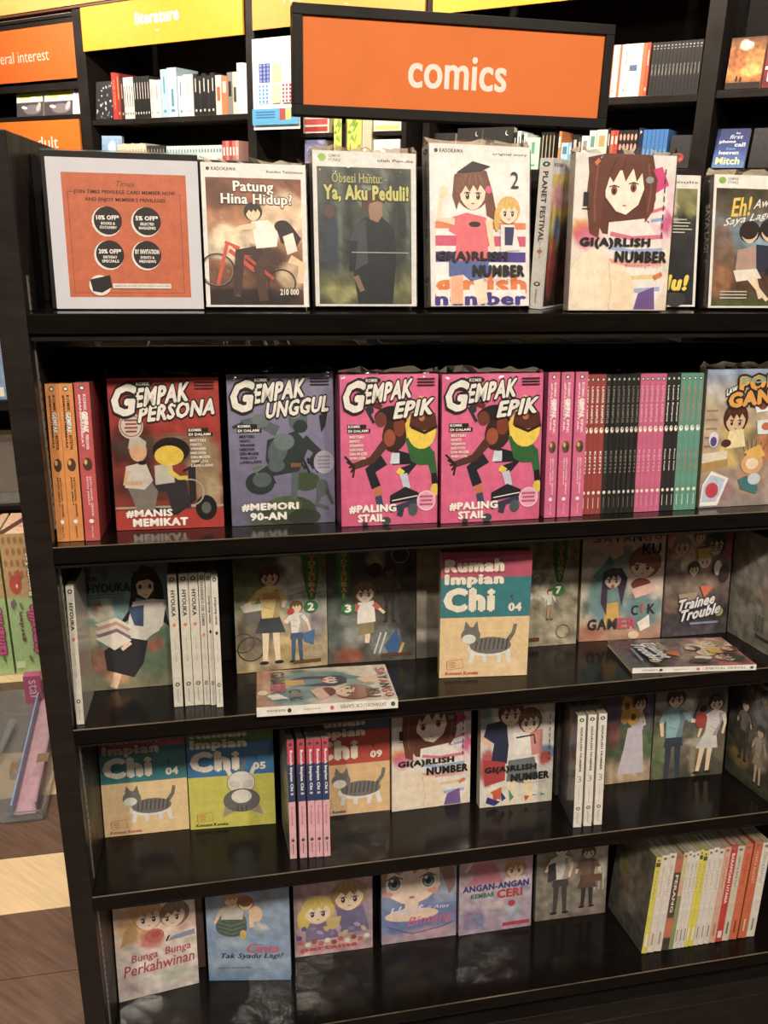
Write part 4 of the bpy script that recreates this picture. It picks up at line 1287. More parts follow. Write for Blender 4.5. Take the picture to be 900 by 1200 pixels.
def art_unggul(a):
    a.paint([(0, '#8f8aa6'), (70, '#847fa0'), (110, '#7b7896'), (140, '#6e6c84')], [(50, 132, 34, 14, '#4a5a3a', .8)], .06, 22)
    # a stone-grey muscular figure crouching
    sk = '#5c6a6c'; dk = '#2f3a3c'
    a.ell('#3f4d33', 56, 128, 26, 15); a.ell('#56663c', 52, 122, 16, 9); a.ell('#2e3a2a', 70, 134, 16, 8)
    a.line(dk, 19, (40, 92), (26, 98), (32, 106), w2=15); a.ell(dk, 28, 100, 14, 11); a.ell(sk, 30, 97, 9, 7); a.line(sk, 10, (60, 88), (82, 98), (76, 106), w2=8); a.ell('#46543c', 72, 100, 14, 9); a.line(sk, 7, (62, 92), (60, 116), w2=6)
    a.poly(dk, (36, 60), (64, 52), (76, 66), (66, 90), (40, 94), (34, 78)); a.ell(sk, 46, 70, 9, 14, 20); a.ell('#6f7f80', 52, 62, 10, 8); a.ell(sk, 44, 84, 8, 6)
    a.line(sk, 10, (46, 52), (26, 42), (12, 44), w2=6); a.line(dk, 3, (14, 44), (4, 48)); a.ell('#6f7f80', 30, 42, 8, 6, 20); a.line(dk, 10, (70, 60), (84, 72), (76, 84), w2=7)
    for k in range(6): a.line('#1f2628', 2.2, (66 + k * 4, 80 - k), (72 + k * 4, 88 + (k % 2) * 4))
    a.ell(sk, 66, 42, 9, 11); a.ell(dk, 68, 48, 7, 6); a.ell('#7c8a8a', 63, 37, 5, 4); a.poly('#2a2522', (86, 38), (94, 36), (92, 48), (88, 54)); a.poly('#8a5a3a', (58, 82), (68, 82), (68, 86), (58, 86))
    a.line('#5f7a3c', 2, (26, 92), (22, 86), (30, 84)); a.ell('#a5a0b2', 90, 82, 10, 11)
    for i in range(4): a.rect('#817c94', 84, 76 + i * 3.4, 96, 77.6 + i * 3.4)
    a.ell('#4c5858', 88, 106, 6, 8); a.line('#4c5858', 6, (86, 110), (82, 122), (94, 126), w2=3); a.line('#3f4a4c', 4, (92, 108), (98, 122), w2=3)
    a.lt = False; contents(a, 8, 45)


def title_unggul(a):
    komik_title(a, 'UNGGUL', 36)
    a.text('#MEMORI', 10, 119, 64, 126, '#efece4', bold=.07); a.text('90-AN', 18, 128, 52, 135, '#efece4', bold=.07)


def art_epik(a):
    a.paint([(0, '#e06496'), (140, '#dc5a88')], [(50, 70, 60, 80, '#e66a96', .6)], .03, 23, 10, 12)
    # two plain skaters
    a.line('#20232e', 12, (44, 78), (30, 88), (36, 104), w2=10); a.line('#1e2028', 15, (54, 76), (78, 80), (62, 92), w2=12); a.line('#c87a3c', 7, (38, 104), (38, 112)); a.line('#3a4a6a', 7, (38, 112), (40, 122))
    a.ell('#3c2418', 56, 54, 13, 18, 20); a.line('#5a3322', 9, (48, 60), (32, 78), (12, 84), w2=6); a.ell('#a8502c', 50, 58, 6, 8); a.ell('#8a3a20', 60, 48, 6, 9)
    for k in range(5): a.line('#2c1e1a', 2, (14, 84), (4 + k * 2, 74 + k * 5))
    a.ell('#2a1c18', 48, 36, 14, 7, -15); a.ell('#7a3a24', 41, 41, 6, 7); a.ell('#55606e', 64, 34, 8, 7); a.line('#6a2c1c', 7, (22, 12), (32, 26), (42, 30), w2=5); a.line('#30333c', 3, (26, 30), (34, 44)); a.ell('#30333c', 30, 32, 4, 4)
    a.poly('#2c6b34', (66, 58), (82, 56), (96, 72), (94, 84), (80, 84), (72, 80)); a.line('#2c6b34', 9, (92, 72), (96, 92), w2=7); a.line('#1c1c20', 6, (96, 92), (97, 102)); a.ell('#e9c92c', 97, 108, 4.5, 6)
    a.line('#e9c92c', 5, (70, 58), (68, 46), (80, 28), w2=4); a.line('#e9c92c', 3, (80, 28), (82, 20))
    a.ell('#eed02e', 83, 52, 15, 17); a.poly('#5e2c1c', (70, 48), (72, 36), (84, 30), (97, 36), (99, 48), (86, 52)); a.line('#3a1a12', 3, (72, 48), (86, 54), (99, 48)); a.ell('#c86a3c', 83, 40, 3)
    a.poly('#cfd8e4', (52, 72), (60, 72), (60, 82), (50, 82)); a.line('#e9c92c', 6, (58, 88), (64, 92)); a.line('#c4c8dc', 8, (64, 92), (68, 106), w2=7)
    a.poly('#1c1c22', (50, 112), (66, 104), (80, 110), (80, 116), (50, 120)); a.line('#e8e4e0', 1, (52, 117), (79, 113)); a.line('#2f3950', 5, (50, 126), (78, 118)); a.ell('#4a555c', 74, 126, 5, 6); a.ell('#3c464c', 46, 136, 5, 4); a.line('#30384a', 6, (62, 124), (60, 132)); a.ell('#30343c', 24, 138, 3, 2)
    a.ell('#e6a2bc', 88, 118, 10, 10); a.ring('#f2d4de', 88, 118, 9.4, .7)
    for i in range(3): a.rect('#c04878', 81 + i % 2, 113 + i * 3.8, 95 - i % 2, 115 + i * 3.8)
    a.lt = True; contents(a, 7, 45, 6)


def title_epik(a):
    komik_title(a, 'EPIK', 54)
    a.text('#PALING', 8, 120, 56, 127.5, '#f4efe6', bold=.07); a.text('STAIL', 17, 129, 44, 136, '#f4efe6', bold=.07)


def art_pop(a):
    a.paint([(0, '#8fa6c8'), (24, '#c9c4b8'), (50, '#cbb594'), (90, '#c4a888'), (120, '#b9a69a'), (140, '#a79a94')],
            [(40, 74, 22, 24, '#f2d878', .8), (10, 60, 12, 30, '#cdb898', .8), (62, 84, 22, 22, '#8c7864', .7), (80, 76, 14, 18, '#d8884a', .8), (60, 112, 14, 14, '#e6a070', .8), (20, 124, 22, 12, '#b06878', .5), (86, 36, 14, 12, '#efe2c8', .8)], .2, 24)
    for i in range(5): a.rect('#a48e72', 2, 40 + i * 9, 16, 42 + i * 9)
    a.poly('#ece4d0', (0, 84), (30, 82), (32, 92), (0, 96)); a.poly('#c9a25a', (0, 94), (32, 90), (32, 98), (0, 104))
    for k in range(6): a.line('#6e5f50', 1, (62, 106), (48 + k * 6, 70 + abs(k - 2) * 2))
    head(a, 38, 50, 13, '#5e2f20', '#f0cba0'); a.poly('#f0dca0', (30, 62), (48, 60), (52, 78), (28, 80)); a.ell('#4a2c20', 28, 74, 6, 4)
    a.ell('#e0a868', 62, 96, 14, 11); a.poly('#e8b44a', (50, 84), (70, 76), (78, 88), (66, 92)); a.ell('#f4dcb8', 62, 96, 8, 6); a.poly('#3c7a7c', (46, 112), (56, 108), (72, 120), (70, 128), (50, 122)); a.ell('#c9d4e0', 66, 112, 8, 6)
    a.poly('#e9eef0', (58, 28), (80, 26), (84, 42), (62, 44)); a.ell('#8a3c30', 70, 36, 6, 5); a.poly('#dfe6ea', (64, 52), (84, 50), (86, 66), (66, 66)); a.ell('#c86a40', 76, 58, 6, 4)
    a.poly('#f0ece6', (2, 116), (12, 102), (34, 110), (22, 138), (0, 138)); a.poly('#b8c8dc', (4, 117), (12, 106), (30, 111), (20, 134), (2, 134)); a.ell('#c83a4a', 14, 122, 8, 8); a.ell('#e6e2ea', 12, 70, 6, 8); a.ell('#5a4a94', 12, 72, 4, 5)


def title_pop(a):
    a.text('LAWAK', 24, 20, 44, 26, '#efece6', bold=.08, slope=.3, out='#2a2320', ow=.08)
    a.text('POP', 40, 8, 84, 22, '#e8a23a', bold=.09, slope=.06, out='#31261c', ow=.08); a.text('GANG', 28, 24, 96, 38, '#e8a23a', bold=.09, slope=.08, out='#31261c', ow=.08)
    a.text('POP', 42, 8.5, 83, 15, '#7fa88a', bold=.06, slope=.06)


# row 3
def art_hyouka(a):
    a.paint([(0, '#4f6a70'), (30, '#6a8a90'), (60, '#7c9c9a'), (95, '#6e8870'), (140, '#8a8466')],
            [(22, 52, 14, 12, '#cfc9ae', .9), (16, 46, 6, 4, '#a83c2c', .9), (20, 108, 18, 16, '#a8604c', .7), (80, 100, 20, 34, '#5a7258', .7), (36, 124, 14, 10, '#d89a6c', .7), (8, 80, 10, 12, '#c8b890', .6), (80, 92, 10, 7, '#c8584c', .6), (90, 30, 14, 30, '#54747c', .5)], .22, 31)
    a.poly('#1d1c20', (58, 18), (70, 5), (84, 8), (92, 26), (94, 56), (98, 74), (88, 66), (84, 46), (62, 40), (54, 62), (38, 72), (52, 54), (56, 36))
    a.poly('#dcd8cc', (58, 44), (80, 42), (96, 44), (90, 72), (66, 90), (50, 88), (52, 62)); a.poly('#3d5578', (52, 50), (70, 48), (68, 72), (58, 70)); a.line('#dcd8cc', 12, (90, 48), (82, 74), (56, 88), w2=8)
    a.poly('#2c2b30', (22, 96), (46, 82), (72, 88), (66, 112), (54, 128), (24, 118)); a.line('#efcfae', 6, (52, 88), (42, 96), w2=4); a.line('#efc7a0', 9, (36, 122), (30, 138), w2=8)
    for k, c in enumerate(('#e0d8c8', '#c89888', '#dcd2c0', '#8a6a7c', '#e6dfd0')): a.poly(c, (14, 66 + k * 4), (38, 60 + k * 4), (54, 70 + k * 4), (34, 80 + k * 4))
    a.poly('#f2d4b4', (62, 22), (82, 20), (82, 32), (74, 42), (64, 36)); a.poly('#1d1c20', (58, 28), (60, 12), (72, 8), (86, 14), (88, 40), (82, 24), (74, 18), (66, 22), (62, 26))
    for x in (67, 78): a.ell('#4a3434', x, 28, 2, 2.6, n=8)
    a.line('#b0584c', .9, (71, 37), (75, 37))


def title_hyouka(a):
    a.text('HYOUKA', 9, 22, 56, 32, '#1a1f22', bold=.03); a.text('氷菓', 9, 14, 20, 19, '#1f2426', bold=.03); a.rect('#33474c', 4, 34, 50, 34.6); a.rect('#33474c', 10, 37, 34, 37.5)


def yots_title(a, x0, x1, y1, num, cx, cy, c1='#d8a03c'):
    a.poly('#2f7a3e', (x0, 6), ((x0 + x1) / 2, 2), (x1, 6), (x1, y1 * .5), ((x0 + x1) / 2 + (x1 - x0) * .2, y1 + 2), ((x0 + x1) / 2 - (x1 - x0) * .2, y1 + 2), (x0, y1 * .5))
    s = 'YOTSUBA!'; n = len(s); h = (y1 - 6) / n; xm = (x0 + x1) / 2
    for i, ch in enumerate(s):
        w = (x1 - x0) * .27 * (1 - .3 * i / n)
        a.text(ch, xm - w * .6 if ch != '!' else xm - .8, 6 + i * h, xm + w if ch != '!' else xm + .8, 6 + i * h + h * .8, c1 if i else '#e0703c', bold=.07)
    if num:
        a.ell('#2f7a3e', cx, cy, 8, 7.5); a.text(num, cx - 3, cy - 4.4, cx + 3, cy + 4.4, '#efeadc', bold=.07)


def art_y2(a):
    a.paint([(0, '#5a6a34'), (30, '#6c7c40'), (56, '#8c9470'), (80, '#a89c80'), (140, '#b09a72')],
            [(60, 30, 16, 34, '#c9ccc4', .8), (84, 60, 18, 40, '#b9bab2', .7), (20, 96, 20, 30, '#4a4438', .7), (58, 112, 22, 14, '#c8a458', .6), (90, 88, 8, 20, '#6a5c70', .6), (26, 12, 22, 12, '#3f5228', .8), (46, 24, 12, 10, '#4a6030', .7)], .32, 32)
    for y in (46, 52, 58): a.line('#6c6a64', .6, (58, y), (98, y - 8))
    a.ring('#3a3632', 16, 112, 15, 1.6); a.ring('#3a3632', 8, 104, 12, 1.2); a.poly('#6a6660', (10, 66), (32, 64), (30, 80), (12, 82)); a.poly('#d8d2c0', (6, 60), (34, 58), (32, 66), (10, 68))
    person(a, 38, 16, 116, '#5c2f1e', '#e3c878', '#3a4048', skirt=True, arm=[(-.24, .38), (.12, .42)], legs='#ecd4b0')
    a.rect('#dd9a52', 30, 46, 48, 54)
    person(a, 66, 58, 74, '#7a5a34', '#e4e0d6', '#3c567e', arm=[(-.18, .3), (.2, .5)], eyes=False)
    a.ell('#c23a34', 60, 70, 4, 4); a.poly('#3a6a9c', (72, 98), (86, 94), (84, 112), (74, 108)); a.ring('#cabf98', 88, 120, 8, .8); a.rect('#6b4a1e', 62, 130, 92, 134)
    yots_title(a, 74, 92, 56, '2', 82, 66)


def art_y3(a):
    a.paint([(0, '#3a3a34'), (30, '#3f3e38'), (70, '#504c44'), (110, '#5a5a54'), (140, '#5c564c')],
            [(54, 14, 10, 14, '#b0a68a', .8), (28, 110, 14, 16, '#9a9a94', .7), (70, 116, 22, 18, '#8f9494', .6), (22, 132, 16, 8, '#a8583a', .7), (10, 70, 10, 50, '#4c5c58', .7), (90, 70, 12, 60, '#2e2c2a', .7), (24, 88, 12, 10, '#8a9488', .5)], .3, 33)
    person(a, 70, 22, 70, '#241d1b', '#54423a', '#34302e', skin='#6a5040', eyes=False); a.ell('#231c1a', 54, 28, 8, 9)
    a.poly('#365f94', (64, 120), (78, 100), (84, 128), (70, 134)); a.line('#d8b44a', 3, (80, 134), (86, 118)); a.line('#cfd0c8', 2, (58, 130), (66, 104)); a.line('#cfd0c8', 2, (52, 130), (60, 104))
    a.line('#f0d4b0', 7, (46, 92), (44, 116), w2=5); a.line('#f0d4b0', 6, (42, 92), (40, 104), w2=4); a.poly('#8f8058', (34, 90), (52, 88), (52, 104), (34, 106)); a.poly('#e9e4da', (34, 66), (52, 64), (54, 90), (33, 92)); a.line('#c86048', 6, (52, 68), (58, 74)); a.line('#f0d4b0', 3.4, (58, 74), (64, 80)); a.line('#c86048', 6, (34, 68), (30, 76))
    head(a, 42, 54, 11, '#6f5a34', '#f2d8b8')
    a.ring('#b8b0a0', 82, 10, 10, .8); a.rect('#5c3c1c', 60, 130, 96, 134)
    yots_title(a, 10, 26, 60, '3', 23, 72)


def art_y6(a):
    a.paint([(0, '#9a947c'), (40, '#a49c84'), (100, '#7c7668'), (140, '#5e584e')], [(60, 50, 12, 30, '#4c5a48', .6), (20, 110, 40, 6, '#c9c2b0', .7)], .25, 34, 16, 22)
    yots_title(a, 50, 78, 60, '6', 66, 72)


def art_y7(a):
    a.paint([(0, '#8c8c60'), (20, '#a39a70'), (40, '#8f8a72'), (90, '#8c846c'), (110, '#a8a084'), (140, '#9c9478')],
            [(50, 54, 44, 26, '#c4bca4', .7), (60, 74, 10, 16, '#cfc8b4', .8), (30, 66, 20, 16, '#a89c84', .6), (60, 60, 6, 5, '#5e9054', .8)], .4, 35)
    r = random.Random(7)
    for i in range(34): a.ell(r.choice(['#cfc6b0', '#b5a98e', '#dcd6c6', '#8c806a', '#6f6250']), r.uniform(8, 76), 34 + r.uniform(0, 44), 4, 4.6, n=9)
    person(a, 64, 66, 40, '#6e5a3c', '#ded8cc', '#9a8c70', eyes=False)
    a.line('#c8885a', 2.4, (62, 90), (62, 104)); a.ring('#5c5240', 82, 122, 9, .8); a.rect('#6a3c1e', 34, 128, 52, 133)
    yots_title(a, 66, 84, 56, '7', 74, 68)


def art_sayang(a):
    a.paint([(0, '#e2d6c4'), (40, '#dccfbc'), (90, '#c9bca8'), (140, '#bc8a6c')],
            [(32, 80, 24, 40, '#55888c', .9), (78, 100, 24, 26, '#5a8a90', .9), (6, 96, 6, 12, '#2f5a4a', .7), (52, 34, 14, 14, '#5e8c8e', .7), (12, 132, 20, 8, '#b06a4c', .7), (90, 60, 10, 30, '#e4cfc0', .6)], .16, 36)
    a.line('#5a8a8c', 12, (18, 60), (32, 42), (38, 30), w2=9); a.poly('#f0cda6', (30, 14), (48, 12), (50, 28), (38, 36), (30, 26))
    a.poly('#d8a83c', (30, 92), (46, 90), (48, 118), (30, 120)); a.poly('#453048', (26, 50), (48, 46), (56, 60), (50, 96), (44, 70), (32, 74), (32, 108), (24, 90))
    head(a, 38, 60, 11, '#463248', '#f4dac2'); a.ell('#c0584c', 38, 70, 2.4, 3)
    head(a, 76, 42, 17, '#9a5e46', '#f0cfae', look=-1); a.poly('#9a5e46', (58, 36), (66, 24), (88, 22), (96, 40), (90, 52), (78, 42), (66, 40)); a.ell('#7c3c34', 72, 68, 12, 8); a.poly('#e8b8a8', (60, 74), (88, 66), (92, 78), (66, 86)); a.poly('#efe6dc', (70, 118), (84, 108), (86, 124), (74, 130))
    a.ell('#f0d4b4', 66, 134, 7, 5)


def title_sayang(a):
    for i, (ch, c) in enumerate(zip('SAYANG', ('#c8524c', '#c8524c', '#2a2626', '#c8524c', '#2a2626', '#c8524c'))):
        a.text(ch, 12 + i * 12, 3, 22 + i * 12, 13, c, bold=.03)
    a.ell('#c8524c', 90, 7, 4.5, 4.5); a.text('1', 89, 4.6, 91, 9.4, '#f0e8dc')
    a.text('KU', 72, 16, 94, 30, '#2a2626', bold=.03)
    a.text('C', 62, 95, 70, 108, '#2a2626', bold=.03); a.text('I', 74, 93, 76, 105, '#c8524c', bold=.03); a.text('K', 82, 94, 91, 107, '#2a2626', bold=.03)
    for i, (ch, c) in enumerate(zip('GAMER', ('#2a2626', '#2a2626', '#3c3434', '#c84c6a', '#c84c6a'))): a.text(ch, 9 + i * 12.4, 111, 19.5 + i * 12.4, 125, c, bold=.04)


def art_trainee(a):
    a.paint([(0, '#c0606c'), (40, '#b06a6c'), (70, '#84706a'), (110, '#3c3638'), (140, '#565056')],
            [(26, 26, 22, 30, '#dccbb0', .8), (12, 60, 14, 20, '#6a645c', .8), (74, 16, 20, 14, '#37423c', .9), (82, 50, 14, 18, '#4a463f', .7), (46, 50, 12, 12, '#c9a23c', .6), (50, 74, 26, 16, '#8e7c6a', .6), (14, 100, 16, 8, '#8a6a5a', .6)], .35, 37)
    head(a, 22, 22, 12, '#a08a64', '#ead2b0'); head(a, 74, 22, 13, '#2f3c34', '#e6c6a0'); a.ring('#20221f', 69, 26, 5, 1.1); a.ring('#20221f', 80, 26, 5, 1.1); head(a, 58, 42, 9, '#d8c488', '#f0d8b8'); head(a, 42, 52, 8, '#2e2a2c', '#ecd0ac'); head(a, 48, 10, 8, '#6a3a30', '#e4c29c')
    a.poly('#d8b83c', (44, 26), (66, 24), (62, 38), (48, 38)); a.poly('#d86a3c', (52, 74), (74, 76), (60, 90)); a.ell('#e6dccc', 78, 52, 6, 10)
    a.ell('#3c3234', 88, 60, 8, 12); a.poly('#a8987c', (20, 84), (50, 82), (44, 96), (24, 96)); a.ell('#c9b85c', 84, 110, 7, 6)


def title_trainee(a):
    a.text('Trainee', 22, 92, 76, 106, '#e6e2e0', bold=.05, shear=.3, slope=.14, out='#2d3350', ow=.06)
    a.text('Trouble', 26, 106, 86, 120, '#e6e2e0', bold=.05, shear=.3, slope=.14, out='#2d3350', ow=.06)
    a.rect('#8890b4', 40, 122, 84, 125)


def chi_cover(c1, c2, c3, num, y=0):
    def f(a):
        a.rect(c1, 0, 0, 100, 28); a.rect(c2, 0, 28, 100, 72); a.rect(c3, 0, 72, 100, 140)
        a.line('#e8dcc4', .0, (0, 72), (100, 72)) if False else None
        a.text(num, 76, 57, 90, 66, '#eee6d2', bold=.06)
        a.line('#4a4440', 1, (78, 50), (81, 54)); a.ell('#4a4440', 79, 49, 1.4)
        for x, yy in ((58, 58), (64, 22), (14, 56)): a.ell('#4d4744', x, yy, 2, 1.4, n=8)
        a.rect('#d06a44', 8, 122, 9, 130); a.line('#d06a44', .7, (8, 121), (26, 119), (27, 129), (9, 131), (8, 121))
        for k in range(3): a.rect('#d06a44', 11, 122.5 + k * 2.4, 18, 123.4 + k * 2.4)
    return f


def chi_title(a, c='#eee5cf', name='#c04a5a', out=None):
    a.text('Rumah', 5, 8, 68, 21, c, bold=.085, out='#b04a60' if out else None, ow=.05)
    a.text('Impian', 5, 24, 68, 38, c, bold=.085)
    a.text('Chi', 5, 40, 58, 64, c, bold=.09)
    a.text('Konami Kanata', 7, 132.5, 44, 136.5, name, bold=.03)


def art_chi4(a):
    chi_cover('#bd4f6c', '#2f8088', '#eccb93', '04')(a); cat_figure(a, 54, 104, .98)


def art_chi5(a):
    chi_cover('#4f8a3c', '#2f78ae', '#cfcb44', '05')(a)
    # plain grey cat lying on its back, no face
    a.line('#77736f', 4, (62, 66), (66, 56), (64, 50)); a.line('#e2ddd2', 5, (50, 74), (45, 62)); a.line('#e2ddd2', 5, (72, 74), (77, 62))
    a.ell('#4a4846', 61, 82, 16.6, 15.6); a.ell('#e2ddd2', 61, 82, 16, 15); a.ell('#cfc9bd', 53, 84, 7, 4.5, 20); a.ell('#cfc9bd', 69, 84, 7, 4.5, -20)
    a.poly('#a89488', (42, 108), (38, 126), (54, 119)); a.poly('#a89488', (80, 108), (86, 126), (68, 119)); a.ell('#4a4846', 61, 105, 21.6, 15.6); a.ell('#6f6b68', 61, 105, 21, 15); a.ell('#e2ddd2', 61, 100, 12, 9); a.line('#4a4846', 1.4, (56, 112), (56, 119)); a.line('#4a4846', 1.4, (61, 112), (61, 120)); a.line('#4a4846', 1.4, (66, 112), (66, 119))


def art_chi9(a):
    chi_cover('#3d688e', '#c04434', '#e6bd84', '09')(a); cat_figure(a, 60, 106, 1.05)


# row 4 right, row 5
def art_sun(a):
    a.paint([(0, '#53506e'), (40, '#5d5a74'), (66, '#556048'), (100, '#4c5a40'), (122, '#b59c7c'), (140, '#a88e70')],
            [(18, 70, 14, 20, '#7c3a38', .7), (80, 60, 14, 30, '#6e7088', .6), (56, 128, 40, 10, '#c0a684', .8), (90, 90, 14, 20, '#5c7448', .7)], .25, 41)
    a.poly('#c9c0cc', (48, 62), (78, 62), (86, 128), (30, 128), (42, 90)); a.line('#ecd0ac', 6, (78, 46), (84, 58), (64, 64), w2=4); a.poly('#c9c0cc', (56, 44), (78, 40), (80, 66), (54, 68))
    head(a, 72, 28, 12, '#2a211e', '#edcca6'); a.ell('#cf9e3c', 44, 30, 12, 13); a.ell('#6e4420', 44, 31, 5, 5); a.ell('#d6a742', 58, 46, 14, 13); a.ell('#6e4420', 58, 47, 5.4, 5); a.ell('#c99838', 40, 46, 9, 10)
    a.text('1', 36, 8, 40, 18, '#c8a840')


def art_station(a):
    a.paint([(0, '#4f4a5e'), (30, '#a8a49c'), (40, '#8a8680'), (60, '#56584e'), (90, '#7a7260'), (140, '#4c4a3c')],
            [(40, 40, 16, 14, '#d0ccc0', .8), (80, 20, 24, 22, '#4e4238', .9), (8, 100, 10, 40, '#6b7a50', .8), (60, 90, 14, 6, '#c9c4b8', .7), (70, 126, 30, 14, '#4a4638', .8), (92, 70, 10, 30, '#5a5246', .7), (56, 110, 5, 30, '#a09876', .7)], .25, 42)
    person(a, 28, 12, 132, '#4a2e22', '#8cb8c0', '#36404e', arm=[(-.12, .5), (.24, .36)]); a.line('#23242c', 2, (54, 54), (60, 34))
    person(a, 84, 24, 112, '#241d1e', '#d0ccc8', '#d0ccc8', skirt=True, arm=[(-.2, .52), (.1, .5)], dx=-14, legs='#e8ccaa')
    a.ell('#a83a34', 64, 58, 8, 12); a.ell('#2c2426', 66, 42, 5, 5); a.text('2', 52, 4, 57, 14, '#c8a840')


def art_rt4(a):
    a.paint([(0, '#3a342e'), (40, '#4f473c'), (90, '#5c5446'), (140, '#4c5238')], [(70, 30, 22, 20, '#8a8e94', .7), (70, 84, 16, 26, '#b4a58c', .7), (30, 110, 22, 12, '#a4803c', .7), (24, 40, 16, 16, '#2c2420', .7)], .35, 43)
    person(a, 66, 50, 80, '#3a2420', '#c4b8a0', '#b8a88c', skirt=True, eyes=False); person(a, 34, 26, 84, '#4a3428', '#7c7266', '#3c3830', eyes=False)
    a.text('OUR WAR', 34, 4, 96, 14, '#b89c50', slope=-.2)


def art_gnback(a):
    a.paint([(0, '#4a4038'), (50, '#5a5048'), (140, '#4c4a48')], [(40, 30, 14, 26, '#7c5a44', .7), (60, 30, 10, 30, '#9a8870', .6), (50, 98, 12, 10, '#3c3654', .8)], .25, 44)


def art_bunga(a):
    a.paint([(0, '#dcc6b4'), (50, '#e4cfc0'), (90, '#ddd0c8'), (140, '#c9beb8')],
            [(26, 30, 24, 26, '#cfa26c', .9), (84, 40, 16, 16, '#d8a0a4', .6), (44, 60, 16, 12, '#c8685c', .9), (16, 120, 14, 10, '#c9a0b4', .6), (70, 116, 20, 10, '#b9c0a8', .7), (60, 100, 18, 8, '#e0c4d0', .6), (24, 92, 16, 10, '#efe4dc', .7)], .2, 51)
    head(a, 42, 26, 17, '#d0a05c', '#f2d4bc'); a.poly('#cf9f60', (22, 30), (12, 40), (6, 62), (20, 56), (30, 46)); head(a, 74, 30, 16, '#7c6a5a', '#efd0b6', look=-1); a.ell('#c8655c', 48, 54, 12, 10); a.ell('#b84e50', 50, 52, 6, 5)
    a.poly('#8a97b4', (70, 60), (98, 56), (98, 64), (64, 66)); a.line('#3a3430', 2.4, (62, 66), (66, 58))


def title_bunga(a):
    a.text('Bunga  Bunga', 18, 76, 92, 90, '#b8344c', bold=.01, shear=.15, slope=.04); a.text('Perkahwinan', 8, 90, 96, 106, '#b8344c', bold=.01, shear=.15, slope=.04)


def art_cinta(a):
    a.paint([(0, '#7c93b4'), (40, '#92a9c6'), (90, '#7f9cc0'), (110, '#9cb2ca'), (140, '#5f80aa')], [(66, 60, 8, 6, '#d9d8d0', .7), (72, 18, 10, 22, '#7f8894', .5), (30, 84, 20, 10, '#b4c2d0', .6)], .15, 52)
    a.ell('#5c7268', 30, 52, 19, 18); a.ell('#4c6258', 30, 60, 19, 14)
    for k in range(3): a.line('#7c9084', 1, (14, 52 + k * 6), (30, 58 + k * 6), (46, 52 + k * 6))
    a.poly('#c9c4b8', (20, 30), (46, 28), (44, 48), (18, 48)); a.line('#ecc8a0', 5, (20, 32), (10, 54), w2=3); a.line('#ecc8a0', 8, (56, 30), (54, 60), w2=5); a.ell('#e8c49c', 60, 40, 8, 12)
    head(a, 32, 20, 10, '#b8824a', '#f0d0a8', eyes=False); head(a, 48, 24, 9, '#9a5e3c', '#f0d0a8', eyes=False); a.ell('#9a5e3c', 48, 22, 8, 7); a.ell('#e0b05c', 44, 70, 4, 7)


def title_cinta(a):
    a.text('Cinta', 48, 84, 86, 98, '#d4506c', shear=.3, bold=.02); a.text('Tak Syadu Lagi?', 16, 98, 92, 108, '#2f3440', shear=.3, bold=.02); a.text('oleh penulis', 12, 118, 52, 122, '#3a4456', shear=.3)


def art_pair(a):
    a.paint([(0, '#c9a0a8'), (60, '#b8939a'), (110, '#a88c9c'), (140, '#c4a0a0')], [(50, 120, 46, 10, '#c9b49c', .6), (16, 80, 10, 30, '#b4a070', .5), (84, 90, 14, 28, '#8d80a0', .8)], .22, 53)
    a.poly('#7c6a94', (14, 86), (50, 84), (56, 116), (14, 118)); a.poly('#6f6690', (52, 68), (84, 54), (96, 110), (60, 112)); a.poly('#cdb46c', (40, 84), (60, 84), (56, 104), (42, 102))
    a.ell('#dcbf52', 12, 84, 8, 16); head(a, 30, 72, 18, '#dcbf52', '#f2d6b8'); head(a, 70, 54, 20, '#a8824c', '#f0d2b2')
    for q in range(9): a.ell(('#8d80a8', '#b49cc0', '#c9b070')[q % 3], 24 + q * 8, 98 + (q * 7) % 12, 5, 3, q * 30, n=8)
    for i in range(11): a.ell(['#c85464', '#e6dcd0', '#a83c4c'][i % 3], 8 + i * 8.4, 118 + (i % 2) * 4, 4, 4, n=6)
    for x, y in ((8, 10), (92, 14), (6, 110), (12, 96)): a.ell('#5a4a8a', x, y, 4, 4, n=5)
    for k in range(4): a.ring('#d8688c', 8 + k * 24, 134, 3, .8)
    a.text('pertama', 8, 126, 80, 134, '#c83c50', bold=.04)


